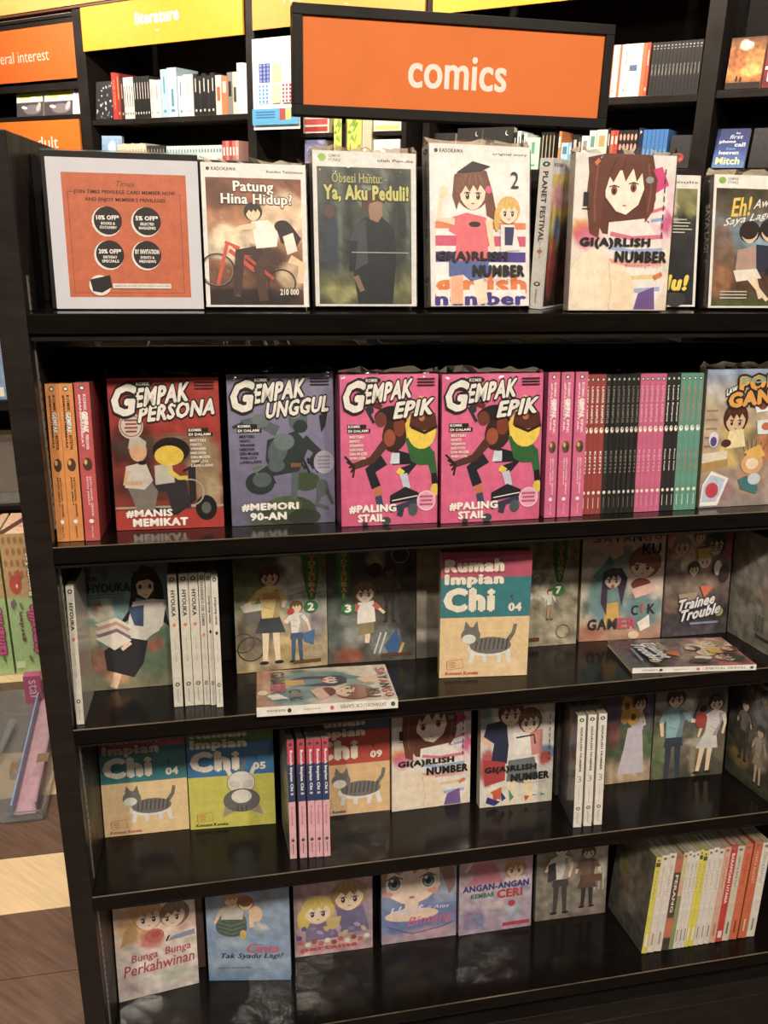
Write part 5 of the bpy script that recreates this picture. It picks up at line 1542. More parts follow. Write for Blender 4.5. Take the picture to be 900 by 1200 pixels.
def art_hajat(a):
    a.paint([(0, '#a0a6ba'), (60, '#8f9ab8'), (90, '#6e84b4'), (112, '#7c84b0'), (140, '#b49aa8')], [(86, 60, 18, 26, '#a8b0c8', .6), (30, 112, 40, 14, '#5876b0', .7), (60, 128, 30, 8, '#c8a0a4', .7)], .15, 54)
    a.line('#f0d2ba', 18, (40, 74), (40, 92)); a.ell('#efcfb8', 40, 98, 36, 10)
    a.poly('#f2d6c0', (2, 20), (76, 20), (78, 56), (62, 74), (42, 82), (26, 78), (8, 64))
    a.poly('#a5827a', (0, 0), (16, 0), (6, 40), (4, 60), (0, 64)); a.poly('#977469', (66, 0), (92, 0), (98, 60), (90, 72), (82, 44)); a.poly('#b08878', (8, 0), (76, 0), (70, 24), (60, 32), (54, 22), (44, 34), (36, 22), (24, 34), (12, 26))
    for x in (17, 62): a.ell('#f8f4f0', x, 46, 10, 11); a.ell('#54646c', x, 46, 8.4, 10.6); a.ell('#8fa4ac', x, 50, 6, 5); a.ell('#1f2628', x, 46, 4, 6); a.ell('#ffffff', x - 3, 41, 2.4, 2.6, n=8); a.line('#3a2a28', 1.6, (x - 11, 40), (x, 34), (x + 11, 40))
    a.ell('#e89c8c', 8, 62, 7, 4); a.ell('#e89c8c', 68, 62, 7, 4); a.ell('#c45c5c', 40, 70, 4, 1.8)


def title_hajat(a):
    a.text('Hajat', 10, 84, 56, 102, '#e3dcec', shear=.3, slope=.1, bold=.01); a.text('Bintang', 34, 102, 96, 120, '#d8648c', shear=.3, slope=.08, bold=.01)
    a.text('di Atas', 58, 86, 90, 92, '#e3dcec', shear=.3, bold=.01); a.line('#3c4c84', 1.2, (6, 112), (40, 128), (80, 122), (96, 116))


def art_angan(a):
    a.paint([(0, '#b89ab4'), (40, '#c9a6b4'), (80, '#c0b0c0'), (140, '#a894ac')], [(30, 26, 20, 24, '#d08c98', .8), (86, 70, 12, 20, '#8a9ab8', .6), (20, 120, 16, 14, '#7d6ca0', .7), (72, 112, 14, 12, '#a8b8c8', .8), (46, 98, 14, 8, '#dcc8c0', .6)], .22, 55)
    a.poly('#cf7c90', (16, 30), (46, 28), (54, 48), (60, 62), (8, 62), (24, 46)); a.ell('#efd0b8', 34, 8, 9, 8); a.line('#efd0b8', 5, (18, 24), (8, 40)); head(a, 76, 44, 13, '#c08a54', '#f2d2b4'); a.poly('#e3c8d0', (62, 56), (90, 56), (94, 64), (60, 64))
    a.ell('#c43c4c', 72, 98, 5, 5); a.line('#7a8ab0', 8, (24, 110), (34, 136), w2=4); a.rect('#b83c44', 60, 128, 98, 134)


def title_angan(a):
    a.text('ANGAN-ANGAN', 5, 62, 95, 72, '#34407c', bold=.05); a.text('KEMBAR', 16, 76, 48, 83, '#3f7c5c', bold=.05); a.text('CERI', 52, 74, 86, 87, '#c03c40', bold=.06)


def art_walk(a):
    a.paint([(0, '#a09a8e'), (40, '#8c857a'), (80, '#8a8074'), (140, '#7c7064')], [(90, 30, 10, 50, '#c9c2b4', .6), (20, 40, 12, 50, '#6c6258', .5), (50, 120, 50, 14, '#8d8274', .7), (60, 30, 14, 30, '#b5ab9a', .6)], .3, 56)
    for x in (76, 82, 88, 94): a.rect('#b8b0a2', x, 4, x + 2, 100)
    person(a, 34, 14, 118, '#5a4a3c', '#dcd6cc', '#4a4440', arm=[(-.18, .4), (.1, .5)]); a.poly('#3f3c40', (16, 50), (26, 46), (28, 74), (16, 78))
    person(a, 72, 26, 100, '#4c342a', '#7a5c50', '#5e4c46', skirt=True, legs='#3a3230'); a.rect('#6e4c3c', 62, 72, 92, 84)


def art_stackback(a):
    a.paint([(0, '#6e6c5c'), (70, '#6a685a'), (140, '#54544c')], [(70, 50, 24, 34, '#7c7460', .6), (30, 60, 16, 16, '#a89c40', .5), (40, 80, 14, 16, '#8a5a40', .6), (60, 96, 16, 14, '#8c8474', .5), (76, 26, 12, 12, '#3c3a38', .6)], .3, 57)


def art_back3(a):
    a.paint([(0, '#8c8a74'), (60, '#a6a394'), (140, '#9c9a86')], [(50, 50, 34, 28, '#b4b0aa', .7), (30, 30, 12, 14, '#6e6a54', .6), (70, 76, 20, 12, '#a4744c', .5), (40, 80, 30, 8, '#5e5848', .6)], .3, 58)
    for i in range(7):
        for j in range(3): a.rect('#4a4844', 56 + j * 7, 98 + i * 3, 61 + j * 7, 99.4 + i * 3)
    a.rect('#46443f', 60, 122, 92, 126)


def art_oblique(a):
    white_band(a, right='')
    frame_in(a, [(14, '#e6c45c'), (40, '#d8b850'), (70, '#a89c44'), (90, '#5a3c2c'), (140, '#2e2420')], [(30, 34, 24, 10, '#e89ab4', .8), (60, 30, 20, 8, '#f0e8e0', .8), (30, 66, 14, 12, '#5a84c0', .7), (20, 100, 12, 30, '#c04c44', .7), (60, 100, 26, 44, '#4a3024', .9)], .3, 59)


def art_hside(a):
    a.paint([(0, '#cfc9bc'), (50, '#b9a894'), (140, '#c4b8a4')], [(50, 20, 40, 10, '#e0cfc4', .7), (50, 60, 20, 20, '#4c5a34', .7), (60, 80, 20, 30, '#5e3426', .8), (40, 110, 14, 12, '#d4b83c', .8)], .35, 60)


# spine prints
def spine_compil(main, name, tagl, dark=True, fig='#5a2c1c'):
    tc = '#2a1a10' if dark else '#f2d8dc'
    def f(a):
        a.rect(main, 0, 0, 100, 140)
        a.ell('#2e5a4c', 50, 4.5, 20, 2.2, n=12); a.ell('#e6e2d6', 50, 4.5, 12, 1.3, n=8)
        a.text('KOMIK', 52, 10, 72, 24, tc, down=True, bold=.04); a.text('GEMPAK', 40, 25, 74, 43, '#f0ece2', down=True, bold=.05, out=tc, ow=.04); a.text(name, 52, 45, 72, 58, tc, down=True, bold=.04)
        a.text(tagl, 22, 10, 38, 56, tc, down=True, bold=.05)
        a.ell(fig, 52, 71, 32, 6, n=10); a.ell('#d8b04a', 40, 69, 12, 2.4, n=8); a.ell('#2c3a34', 66, 73, 10, 3, n=8)
        a.text('SATU NOVEL GRAFIK', 56, 82, 70, 118, tc, down=True, bold=.02); a.text('EDISI JIMAT', 34, 82, 48, 108, tc, down=True, bold=.02)
        a.ell('#f0ece4', 50, 122, 16, 1.9, n=12); a.text('GEMPAK STARZ', 46, 126, 58, 137, tc, down=True)
    return f


def spine_lawak(main, name='LAWAK KAMPUS', tc='#f2ece0', name2='KEITH', t2=None):
    def f(a):
        a.rect(main, 0, 0, 100, 140)
        a.ell('#3c4a46', 50, 5, 34, 2, n=10); a.ell('#e6e2d6', 50, 5, 18, 1.1, n=8)
        a.text(name, 30, 12, 74, 48, t2 or tc, down=True, bold=.03)
        a.ell('#efeadc', 50, 55, 36, 3, n=10); a.ell(main, 60, 54, 12, 1.2, n=6)
        a.text(name2, 34, 76, 70, 98, t2 or tc, down=True, bold=.03)
        a.ell('#efeadc', 50, 118, 30, 1.8, n=10); a.rect(tc, 44, 123, 54, 134)
    return f


def spine_title(main, t, y0, y1, tc='#2b2b2b', num=None, dot='#d8763c', x0=28, x1=72, logo='#2f5a44', lower='#8a867c', low=(68, 92)):
    def f(a):
        a.rect(main, 0, 0, 100, 140); a.ell(logo, 50, 5.5, 30, 2.4, n=12); a.ell('#e6e2d6', 50, 5.5, 12, 1, n=8)
        a.text(t, x0, y0, x1, y1, tc, down=True, bold=.04)
        if num: a.text(num, 26, y1 + 5, 74, y1 + 13, '#8c8880')
        elif dot: a.ell(dot, 50, y1 + 9, 24, 2.4, n=4)
        a.text('penulis komik', 40, low[0], 60, low[1], lower, down=True)
        a.ell('#3a3836', 50, 116, 26, 2.2, n=12); a.ell(main, 50, 116, 14, 1.2, n=8); a.text('kadokawa', 42, 121, 60, 135, '#5a5650', down=True)
    return f


def spine_chi(a):
    a.rect('#c43a54', 0, 0, 100, 28); a.rect('#28406e', 0, 28, 100, 72); a.rect('#e2a8b4', 0, 72, 100, 140)
    a.ell('#3c4a46', 50, 5, 28, 2, n=10); a.text('Rumah Impian Chi 5', 26, 12, 76, 64, '#f0e8e4', down=True, bold=.05); a.text('Konami Kanata', 36, 78, 64, 100, '#c4506c', down=True, bold=.02); a.ell('#4c4442', 50, 118, 24, 2, n=10); a.rect('#6a605c', 44, 122, 56, 134)


# ------------------------------------------------------------------ the comics: placing them
G1 = 'comics standing face out on the top shelf'
t = empty('notice_holder', shelf(1, -.159, .031, 0, 0, 6, T=.0105), 'orange notice on member privileges with four round offers, at the top shelf left end', 'notice')
MB().box(-.005, .1609, .004, .008, 0, .166).build('backing_board', BLACK_MATT, t, .0006)
MB().box(-.0052, .1609, .0082, .0100, 0, .168).build('acrylic_sheet', ACRYLIC, t)
MB().box(.0, .1605, .0015, .0035, 0.0, .159).build('paper', plain('notice_paper', '#c9c8cf', .35, .5, .03), t)
a = Art(lambda x, y, o: (x / 100 * .1605, .0015 - o, .159 * (1 - y / 100)))
a.rect('#cc6438', 9.5, 9.5, 91.5, 92)
a.line('#8a3a1c', .4, (13, 22), (13, 89), (87, 89), (87, 22)); a.line('#8a3a1c', .4, (13, 22), (17, 22))
a.text('Times', 45, 14.5, 57, 18, '#6a3018', shear=.3)
a.text('JOIN TIMES PRIVILEGE CARD MEMBER NOW', 17, 20.5, 84, 23.6, '#3a2018', bold=.035); a.text("AND ENJOY MEMBER'S PRIVILEGES", 24, 25.4, 77, 28.5, '#3a2018', bold=.035)
for cx, cy, l1, l2, l3 in ((38, 40.5, '10% OFF*', 'BOOKS &', 'STATIONERY'), (64, 40.5, '5% OFF*', 'SELECTED', 'MAGAZINES'), (38, 63, '20% OFF*', 'BIRTHDAY', 'SPECIALS'), (63, 63, 'BY INVITATION', 'EVENTS &', 'PREVIEWS')):
    a.ell('#e8e2da', cx - .8, cy + .6, 9.9, 10); a.ell('#2a2322', cx, cy, 9.3, 9.4, n=28)
    w = 7.4 if len(l1) < 10 else 8
    a.text(l1, cx - w, cy - 3.6, cx + w, cy - .6, '#efe9e2', bold=.06); a.text(l2, cx - 4.6, cy + .9, cx + 4.6, cy + 2.7, '#efe9e2', bold=.04); a.text(l3, cx - 5.6, cy + 3.6, cx + 5.6, cy + 5.4, '#efe9e2', bold=.04)
a.ell('#e8e2da', 30, 84, 7.4, 7); a.poly('#262020', (23.5, 80), (37, 77), (38, 85), (31, 89), (25, 88)); a.rect('#ded6cc', 38.5, 82.6, 78, 86)
a.text('apply now, get your card and more in store today', 40, 83.6, 77, 85, '#4a3a30')
a.build('notice_print', PRINT, t)

book('comic', shelf(1, .0045, .030, 0, 0, 10, T=.02), .118, .158, .022, '#d9d6cf', 'comic titled Patung Hina Hidup with riders on a red bicycle, on the top shelf', art_patung, title_patung, group=G1, wrap=True, seed=1)
book('comic', shelf(1, .1305, .030, 0, 0, 10, T=.026), .122, .174, .028, '#d3d0c9', 'comic titled Obsesi Hantu with a dark shirted man in a forest', art_obsesi, title_obsesi, spine=lambda a: a.rect('#c9c5bd', 0, 0, 100, 140), group=G1, wrap=True, seed=2)
book('comic', shelf(1, .2695, .026, 4, 0, 10, T=.028), .128, .186, .026, '#dcd8d4', 'comic volume 2 with two girls and coloured bands, in the middle of the top shelf', art_gn2, title_gn2, spine=spine_title('#dcd8d4', 'GI(A)RLISH NUMBER', 14, 66, '#6a6560', '2', x0=34, x1=66), group=G1, wrap=True, seed=3)
book('comic', shelf(1, .4160, .041, 43, 0, 0), .088, .176, .017, '#e3dfd8', 'comic turned edge on showing its spine, between the two girl covers on the top shelf', art_oblique,
     spine=spine_title('#dfdbd3', 'PLANET FESTIVAL', 12, 76, '#4a4540', x0=30, x1=70), group=G1, wrap=False)
book('comic', shelf(1, .4405, .014, 0, 0, 6, T=.016), .1305, .182, .016, '#e6e2dc', 'comic volume 1 with one long haired girl in a striped jumper, on the top shelf', art_gn1, title_gn1, group=G1, wrap=True, seed=4)
book('comic', shelf(1, .508, .047, 0, 0, 10, T=.016), .123, .163, .014, '#e8e4dc', 'dark comic with a yellow word dulu, half behind the long haired girl cover', art_nak, title_nak, group=G1)
book('comic', shelf(1, .6385, .028, 0, 0, 10, T=.02), .128, .164, .022, '#d8d2c6', 'comic titled Eh with a couple sitting on a tree, right end of the top shelf', art_eh, title_eh, spine=spine_title('#4a4238', 'SAYA LAGI', 30, 80, '#e8e2d4'), group=G1, wrap=True, seed=5)

# second shelf
G2s = 'thick compilation spines on the second shelf'
def spine_book(r, xr, d, W, H, T, cc, sp, label, group, yaw=90, roll=0, pm=PAPER_GREY, back=None, art=None, lean=0):
    return book('comic', shelf(r, xr, d, yaw, roll, lean), W, H, T, cc, label, art, None, sp, back, group=group, film=False, pm=pm)


spine_book(2, -.1700, .026, .13, .189, .0143, '#d48434', spine_compil('#dc8a38', 'ESTETIK', '#SEMANGATMEMBARA'), 'orange compilation spine at the far left end of the second shelf', G2s)
spine_book(2, -.1538, .026, .13, .189, .0158, '#d48434', spine_compil('#dc8a38', 'ESTETIK', '#SEMANGATMEMBARA'), 'orange compilation spine next to the red one on the second shelf', G2s)
spine_book(2, -.1345, .023, .13, .190, .0170, '#a82f34', spine_compil('#c44c4c', 'PERSONA', '#MANISMEMIKAT', False), 'red compilation spine beside the orange pair on the second shelf', G2s)
G2 = 'large comic compilations face out on the second shelf'
for x, d, w, h, yaw, T, cc, ar, ti, lb, s in ((-.120, .074, .135, .192, -3, .075, '#a3342a', art_persona, title_persona, 'red compilation cover with two riders on a black scooter', 11),
                                              (.0250, .066, .1345, .195, -1, .08, '#7a7690', art_unggul, title_unggul, 'grey violet compilation cover with a crouching stone grey figure', 12),
                                              (.1635, .032, .127, .194, -1, .11, '#c84a84', art_epik, title_epik, 'pink compilation cover with skaters, left one of the pair', 13),
                                              (.2935, .022, .137, .193, 1, .12, '#c84a84', art_epik, title_epik, 'pink compilation cover with skaters, right one of the pair, beside pink spines', 14)):
    # a pile of copies stands behind the front one
    book('comic', shelf(2, x, d, yaw), w, h, .018, cc, lb, ar, ti, group=G2, wrap=True, pm=PAPER_GREY, seed=s)
    if T > .06:
        for q in (1, 2):
            if d + q * .0195 + .019 < .15:
                b = book('comic', shelf(2, x, d + q * .0215 , yaw), w, h - .001, .018, cc, ('first' if q == 1 else 'second') + ' copy behind the ' + lb.replace(', beside pink spines', '').replace(' with a crouching stone grey figure', '').replace(' with two riders on a black scooter', ''), group='copies behind the covers on the second shelf', pm=PAPER_GREY)
for x, lb in ((.4543, 'left of three pink skater spines'), (.4741, 'middle of three pink skater spines'), (.494, 'right of three pink skater spines, beside the red spines')):
    spine_book(2, x, .026, .13, .194, .0172 if x != .4543 else .0158, '#c44a82', spine_compil('#d8608c', 'EPIK', '#PALINGSTAIL', False, '#6a4a24'), lb, G2s)
G2n = 'thin campus comic spines on the second shelf'
row2 = [(x, '#8c3430', spine_lawak('#9c3a34'), 'thin dark red campus comic spine') for x in (.5012, .5081, .5157, .5236)]
row2 += [(x, '#23211f', spine_lawak('#2a2826', tc='#9a958a'), 'thin black campus comic spine under loose film') for x in (.5315, .5390, .5462, .5535, .5602, .5670, .5735)]
row2 += [(x, '#c4527c', spine_lawak('#cf5f88', tc='#e9a8bc'), 'thin pink campus comic spine between black ones') for x in (.5803, .5872, .5955, .6033, .6117)]
row2 += [(x, '#211f1f', spine_lawak('#282626', 'Lawak Kampus', name2='Karya Keith'), 'thin black campus comic spine between pink and green ones') for x in (.6190, .6262, .6332)]
row2 += [(x, '#4f8c78', spine_lawak('#5c9a86', 'Lawak Kampus', name2='Karya Keith', t2='#c8705a'), 'thin green campus comic spine beside the pop gang cover') for x in (.6417, .6503, .6588, .6673)]
prevx = .4945
cnt = {}
for q in row2: cnt.setdefault(q[3], []).append(q[0])
for x, cc, sp_, lb in row2:
    lb = nth(cnt[lb].index(x), len(cnt[lb])) + ' ' + lb
    T = min(.0086, x - prevx - .0003); prevx = x
    spine_book(2, x, .034, .13, .19, T, cc, sp_, lb, G2n)
# loose film over the black campus comics
a_f = MB(); rf = random.Random(5); nf = 16
for j in range(5):
    for i in range(nf):
        a_f.v.append((.045 * i / (nf - 1), rf.uniform(-.0012, .0005) + (0 if j < 4 else .02), [0.001, .07, .13, .191, .197][j] + (rf.uniform(-.002, .003) if j > 2 else 0)))
for j in range(4):
    for i in range(nf - 1): a_f.f.append((j * nf + i, j * nf + i + 1, (j + 1) * nf + i + 1, (j + 1) * nf + i))
o = a_f.build('shrink_wrap', FILM); o.matrix_world = shelf(2, .5275, .030); tag(o, 'loose clear film hanging over the black campus comic spines', 'film')
book('comic', shelf(2, .6765, .040, 1), .128, .194, .02, '#b8a890', 'large comic titled Lawak Pop Gang at the right end of the second shelf', art_pop, title_pop, group=G2, wrap=True, seed=15)

# third shelf
G3 = 'comics face out against the back of the third shelf'
G3s = 'white comic spines on the third shelf'
SH = lambda: spine_title('#cfcabb', 'HYOUKA', 17, 44, '#33322f')
spine_book(3, -.1742, .014, .10, .186, .0095, '#bdb8aa', SH(), 'lone white spine reading Hyouka at the far left of the third shelf', G3s, pm=PAPER)
o = book('comic', shelf(3, -.1840, .122, 0, 0, 0), .1205, .186, .012, '#6a8488', 'cover of a schoolgirl in white blouse titled Hyouka on the third shelf', art_hyouka, title_hyouka, group=G3)
for k, x in enumerate((-.0500, -.0355, -.0229)):
    spine_book(3, x, .043, .125, .186, .0118, '#d6d1c2', SH(), 'white spine reading Hyouka, ' + ('first', 'second', 'third')[k] + ' of three from the left on the third shelf', G3s, pm=PAPER)
spine_book(3, -.0138, .041, .125, .187, .0082, '#cdc8ba', spine_title('#cbc6b8', 'SAYANGKU CIK GAMER', 10, 56, '#5a5750', dot='#d8763c'), 'white spine reading Sayangku Cik Gamer on the third shelf', G3s, pm=PAPER)
spine_book(3, -.0058, .038, .125, .186, .0072, '#d2cdc0', spine_title('#d0cbbd', 'pengarang cerita', 24, 52, '#5a5750', dot='#2a2725'), 'narrow white spine with a black square, left of two on the third shelf', G3s, pm=PAPER)
spine_book(3, .0030, .030, .125, .186, .0085, '#dcd7ca', spine_title('#dad5c8', 'pengarang cerita', 24, 52, '#4a4740', dot='#2a2725'), 'white spine with a black square, cover visible, last of the third shelf run', G3s, art=art_hside, pm=PAPER)
fo = [(.0255, .143, .137, .181, 3, art_y2, None, 'cover numbered 2 with a woman walking a bicycle beside a small child', '#6a6a4c'),
      (.1635, .152, .135, .181, -3, art_y3, None, 'cover numbered 3 with a child in a red sleeved shirt in a dark street', '#4a4640'),
      (.300, .146, .13, .181, 0, art_y6, None, 'grey green cover mostly hidden behind the standing cat cover', '#8a846c'),
      (.4360, .158, .132, .181, -1, art_y7, None, 'cover numbered 7 with a pale crowd, right of the standing cat cover', '#8a8468'),
      (.5760, .162, .139, .182, -4, art_sayang, title_sayang, 'cover titled Sayangku Cik Gamer standing against the back of the third shelf', '#b8a48c'),
      (.7180, .152, .117, .182, 0, art_trainee, title_trainee, 'cover titled Trainee Trouble standing against the back of the third shelf', '#7a5c58')]
for x, d, w, h, yaw, ar, ti, lb, cc in fo:
    book('comic', shelf(3, x, d, yaw), w, h, .012, cc, lb, ar, ti, group=G3)
book('comic', shelf(3, .314, .064, -7, 0, -4), .130, .193, .018, '#c9ab7c', 'striped cat cover numbered 04 standing forward on the third shelf', art_chi4, lambda a: chi_title(a, out=True), group='standing cat comic', film=True)
bk3 = book('comic', shelf(3, .848 + .0, .026, 88), .13, .182, .012, '#8c8a78', 'comic standing edge on with its back cover showing, right end of the third shelf', None, None, spine_title('#cfcabb', 'TAJUK', 20, 60, '#33322f'), art_back3, group=G3s)

# two comics lying flat: spine towards the viewer
LY = Matrix(((0, 0, 1, 0), (-1, 0, 0, 0), (0, -1, 0, 0), (0, 0, 0, 1)))


def lying(r, x, d, yaw, W, H, T, cc, label, art, title, sp_words_, seed=0):
    m = shelf(r, x, d, yaw) @ Matrix.Translation((0, W, T)) @ LY
    root = empty('comic', m, label, 'book', 'comics lying flat on the third shelf')
    ct_ = .0006
    MB().box(.0015, W - ct_, ct_, T - ct_, .001, H - .0012).build('pages', PAPER, root)
    q = MB(); q.box(0, W, 0, ct_, 0, H); q.box(0, W, T - ct_, T, 0, H); q.box(W - ct_, W, ct_, T - ct_, 0, H); q.build('cover', cover_mat(cc), root)
    a = Art(front_xf(W, H)); art(a); k = a.k; a.build('cover_art', PRINT, root)
    a = Art(front_xf(W, H), k + 1); title(a); a.build_lines('title_lettering', PRINT, root)
    a = Art(lambda x_, y_, o_: (W + o_, T * (x_ / 100), H * (1 - y_ / 140)))
    a.rect('#e8e3da', 0, 0, 100, 140); a.ell('#2f5a44', 50, 5, 26, 2.2); a.text(sp_words_, 26, 12, 66, 58, '#5a5650', down=True); a.ell('#d8586c', 50, 66, 24, 2); a.text('penulis', 36, 78, 62, 94, '#6a665e', down=True); a.ell('#3a3836', 50, 108, 24, 2); a.text('kadokawa', 34, 112, 64, 130, '#4a4640', down=True)
    a.build('spine_print', PRINT, root)


def art_sayang_top(a):
    art_sayang(a)


lying(3, .0455, -.012, -3.5, .125, .188, .013, '#ddd6ca', 'comic titled Sayangku Cik Gamer lying flat in front of the bicycle cover', art_sayang_top, title_sayang, 'SAYANGKU CIK GAMER')
lying(3, .597, .020, -8, .118, .188, .0085, '#ddd6d2', 'comic titled Trainee Trouble lying flat at the right of the third shelf', art_trainee, title_trainee, 'TRAINEE TROUBLE')

# fourth shelf
G4 = 'comics face out against the back of the fourth shelf'
book('comic', shelf(4, -.1845, .146, -1), .1275, .181, .012, '#b0946c', 'striped cat cover numbered 04 at the left of the fourth shelf', art_chi4, chi_title, group=G4)
book('comic', shelf(4, -.0550, .140, -4), .132, .181, .012, '#8a8c3c', 'yellow and blue cat cover numbered 05 on the fourth shelf', art_chi5, lambda a: chi_title(a, name='#3a3834'), group=G4)
for k, (xr, T) in enumerate(((.0998, .0098), (.1150, .0105), (.1277, .0100), (.1386, .0105), (.1494, .0097))):
    spine_book(4, xr, .031 - .001 * k, .100, .189, T, '#c894a0' if k else '#a8a48c', spine_chi, 'pink and navy cat comic spine, ' + ('leftmost with its back cover showing', 'second from the left', 'middle one', 'fourth from the left', 'rightmost')[k] + ' of the five', 'pink and navy spines on the fourth shelf', yaw=92, back=art_back3 if k == 0 else None)
book('comic', shelf(4, .1320, .134, -1), .130, .181, .012, '#a8845c', 'red banded cat cover numbered 09 behind the pink and navy spines', art_chi9, lambda a: chi_title(a, name='#3d4a7c'), group=G4)
book('comic', shelf(4, .2640, .125, 1), .132, .184, .012, '#cfc7b6', 'striped jumper girl cover numbered 1 on the fourth shelf', art_gn1, title_gn1, group=G4)
book('comic', shelf(4, .4060, .106, -1), .124, .186, .018, '#c4bcac', 'cover of two girls, one in a grey skirt, on the fourth shelf', art_gn3, title_gn3, group=G4, film=True)
book('comic', shelf(4, .5430, .118, 0), .088, .183, .012, '#5a5048', 'dark cover hidden behind the three white spines on the fourth shelf', art_gnback, group=G4)
for k, xr in enumerate((.5449, .5621, .5794)):
    spine_book(4, xr, .020, .088, .188, .0128, '#dad4c8', spine_title('#e2ddd2', 'GI(A)RLISH NUMBER', 14, 70, '#2f2d2b', '3', x0=34, x1=66, low=(92, 110)), ('left', 'middle', 'right')[k] + ' white spine of the three reading Girlish Number 3', 'white spines on the fourth shelf', yaw=82, back=art_gnback if k == 0 else None)
book('comic', shelf(4, .6340, .133, 0), .088, .181, .012, '#5a5a5c', 'cover of a girl in a white dress holding sunflowers on the fourth shelf', art_sun, group=G4)
book('comic', shelf(4, .7230, .130, -2), .134, .181, .012, '#5c5a50', 'cover of a blue shirted boy and a girl in white on the fourth shelf', art_station, group=G4)
book('comic', shelf(4, .8880, .012, 92), .128, .186, .012, '#d0c8b8', 'comic standing edge on with a dark back cover, right end of the fourth shelf', None, None, lambda a: a.rect('#d8d2c4', 0, 0, 100, 140), art_rt4, group='edge on comic of the fourth shelf')

# fifth shelf
G5 = 'comics face out on the bottom shelf'
for x, d, w, h, yaw, ar, ti, lb, cc in ((-.1835, .112, .128, .176, 8, art_bunga, title_bunga, 'cream cover titled Bunga Bunga Perkahwinan at the left of the bottom shelf', '#c8b8ac'),
                                        (-.0400, .131, .137, .176, -11, art_cinta, title_cinta, 'blue cover titled Cinta on the bottom shelf', '#6c88ac'),
                                        (.1065, .156, .137, .176, -1, art_pair, None, 'mauve cover of a yellow haired and a brown haired child on the bottom shelf', '#b0909a'),
                                        (.2600, .156, .136, .176, -1, art_hajat, title_hajat, 'pale blue cover with a large face titled Hajat Bintang', '#9098b0'),
                                        (.4000, .150, .137, .176, 0, art_angan, title_angan, 'lilac cover titled Angan-Angan Kembar Ceri', '#a890a8'),
                                        (.5480, .158, .138, .176, -1, art_walk, None, 'grey brown cover of two pupils walking, right of the lilac cover', '#7c7468')):
    book('comic', shelf(5, x, d, yaw), w, h, .011, cc, lb, ar, ti, group=G5)
book('comic', shelf(5, -.066, .166, 0), .020, .172, .01, '#6a4c44', 'sliver of a brown red comic behind the cream cover on the bottom shelf', None, None, group=G5)


def sp5(main, kind=0, acc='#8a867e'):
    def f(a):
        a.rect(main, 0, 0, 100, 140); a.ell('#77736a', 50, 5, 28, 2, n=10)
        if kind == 0: a.text('CERITA RAKYAT', 34, 14, 66, 60, acc, down=True); a.rect(acc, 40, 112, 60, 130)
        if kind == 1: a.text('BARANGAN UTAMA', 26, 12, 72, 84, '#f0e8dc', down=True, bold=.03); a.rect('#e8e2d8', 20, 124, 80, 134)
        if kind == 2: a.rect('#54502c', 10, 8, 90, 14); a.text('KENARI', 34, 20, 66, 60, acc, down=True); a.rect('#efe9d8', 25, 112, 75, 130)
        if kind == 3: a.rect('#c46a4c', 0, 6, 100, 24); a.rect('#5a443c', 0, 26, 100, 92); a.text('PERANG', 30, 30, 70, 84, '#e8e0d4', down=True, bold=.03); a.rect('#d0704c', 0, 96, 100, 120); a.rect('#4c4038', 0, 122, 100, 140)
        if kind == 4: a.rect('#8a9a5c', 0, 62, 100, 140); a.rect('#d8a88c', 10, 40, 90, 60)
    return f


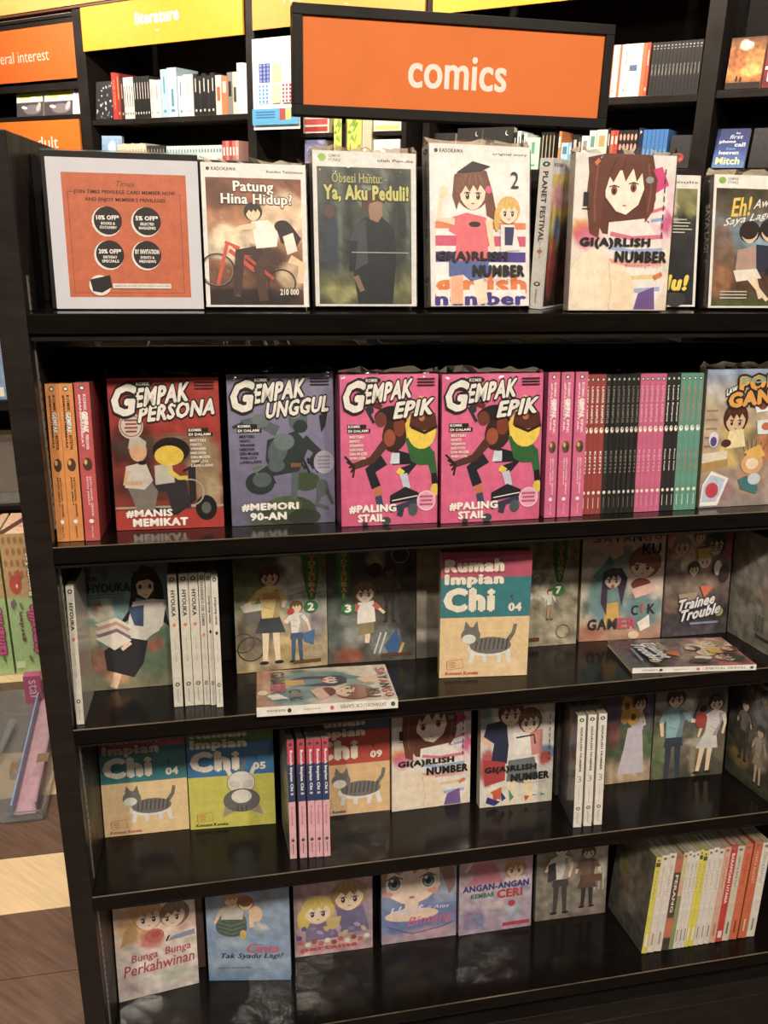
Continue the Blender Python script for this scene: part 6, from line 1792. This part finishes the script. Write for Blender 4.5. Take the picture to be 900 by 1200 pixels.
S5 = [(.7086, '#b8ac3c', sp5('#dccf3c', 2), 'yellow spine at the left end of the bottom run'), (.7218, '#cfc8bc', sp5('#ddd6ca', 0, '#c89080'), 'white spine right of the first yellow one'), (.7359, '#cfc8bc', sp5('#dcd5cb', 0, '#b88a7c'), 'white spine left of the brown and orange one'),
      (.7496, '#8a5c48', sp5('#b06a4c', 3), 'brown and orange spine in the bottom run'), (.7580, '#8c9060', sp5('#cfc48c', 4), 'green and pink narrow spine right of the brown one'), (.7657, '#d0cabf', sp5('#e0d9ce', 0), 'white narrow spine right of the green one'),
      (.7734, '#cfc9be', sp5('#ddd8ce', 0, '#6a665e'), 'second white narrow spine right of the green one'), (.7803, '#cfc9be', sp5('#e2dcd2', 0, '#4a4640'), 'white narrow spine just left of the yellow pair'), (.7876, '#c4b838', sp5('#e2d63a', 2), 'yellow spine, left of the pair in the middle of the bottom run'),
      (.7969, '#c4b838', sp5('#dfd338', 2), 'yellow spine, right of the pair in the middle of the bottom run'), (.8062, '#cfc9be', sp5('#ddd7cb', 0), 'white spine just right of the yellow pair'), (.8167, '#cfc9be', sp5('#e0dacf', 0, '#c08a80'), 'second white spine right of the yellow pair'),
      (.8276, '#cdc5ba', sp5('#dcd4c8', 0), 'white spine left of the pink one'), (.8401, '#c49884', sp5('#dba890', 0, '#b4644c'), 'pink spine left of the bright red one'), (.8530, '#a82c24', sp5('#cc3228', 1), 'bright red spine in the bottom run'),
      (.8667, '#b8b09c', sp5('#cfc6b0', 0, '#5a544a'), 'cream spine with dark mottling right of the red one'), (.8825, '#b85c34', sp5('#d8683c', 0, '#8a3c1c'), 'orange spine, left of two at the right edge'), (.9015, '#b45830', sp5('#d0643a', 0, '#e8c8a8'), 'orange spine, right of two at the right edge'), (.9180, '#cfc8bb', sp5('#ddd6c8', 0), 'white spine at the right edge of the frame')]
px = .698
for k, (xr, cc, s_, lb) in enumerate(S5):
    T = min(xr - px - .0004, .016); px = xr
    spine_book(5, xr, .040, .13, .185 + .002 * (k % 3), T, cc, s_, lb, 'spines on the bottom shelf', roll=5.5, back=art_stackback if k == 0 else None, yaw=90)

# ------------------------------------------------------------------ books of the far side, seen through the slot under the top shelf
Gr = 'books on the far side of the display bookcase'
rear = [(-.143, .065, '#8a7a5a', 'tan book seen through the slot at its left end'), (-.076, .104, '#5c5648', 'grey brown wide book seen through the slot'), (.032, .028, '#c86a30', 'orange book seen through the slot'), (.062, .023, '#6a6250', 'brown book right of the orange one in the slot'),
        (.088, .014, '#b88a84', 'pinkish thin book in the slot'), (.104, .015, '#a89a8c', 'pale thin book in the slot'), (.121, .102, '#b07058', 'patterned reddish book in the slot'), (.253, .096, '#6c6450', 'brown book right of the gap in the slot'), (.352, .11, '#6e6652', 'long brown book in the middle of the slot'),
        (.465, .018, '#b8b4a8', 'pale thin book in the slot'), (.486, .06, '#6a624e', 'brown book right of the pale one in the slot'), (.548, .104, '#6f6751', 'brown book in the right half of the slot'), (.654, .08, '#5e5746', 'last brown book seen through the slot')]
for k, (x, w, c, lb) in enumerate(rear):
    t = empty('book', Matrix.Translation((x, 1.222 + (k % 3) * .01, 1.1185)), lb + ', number of its neighbours aside' if False else lb + (' near its middle' if k == 9 else ''), 'book', Gr)
    H = .192 + .003 * (k % 2)
    MB().box(.001, w - .001, .001, .127, .001, H - .001).build('pages', PAPER_GREY, t)
    q = MB(); q.box(0, w, 0, .0008, 0, H); q.box(0, .0008, .0008, .128, 0, H); q.box(w - .0008, w, .0008, .128, 0, H); q.build('cover', cover_mat(c), t)
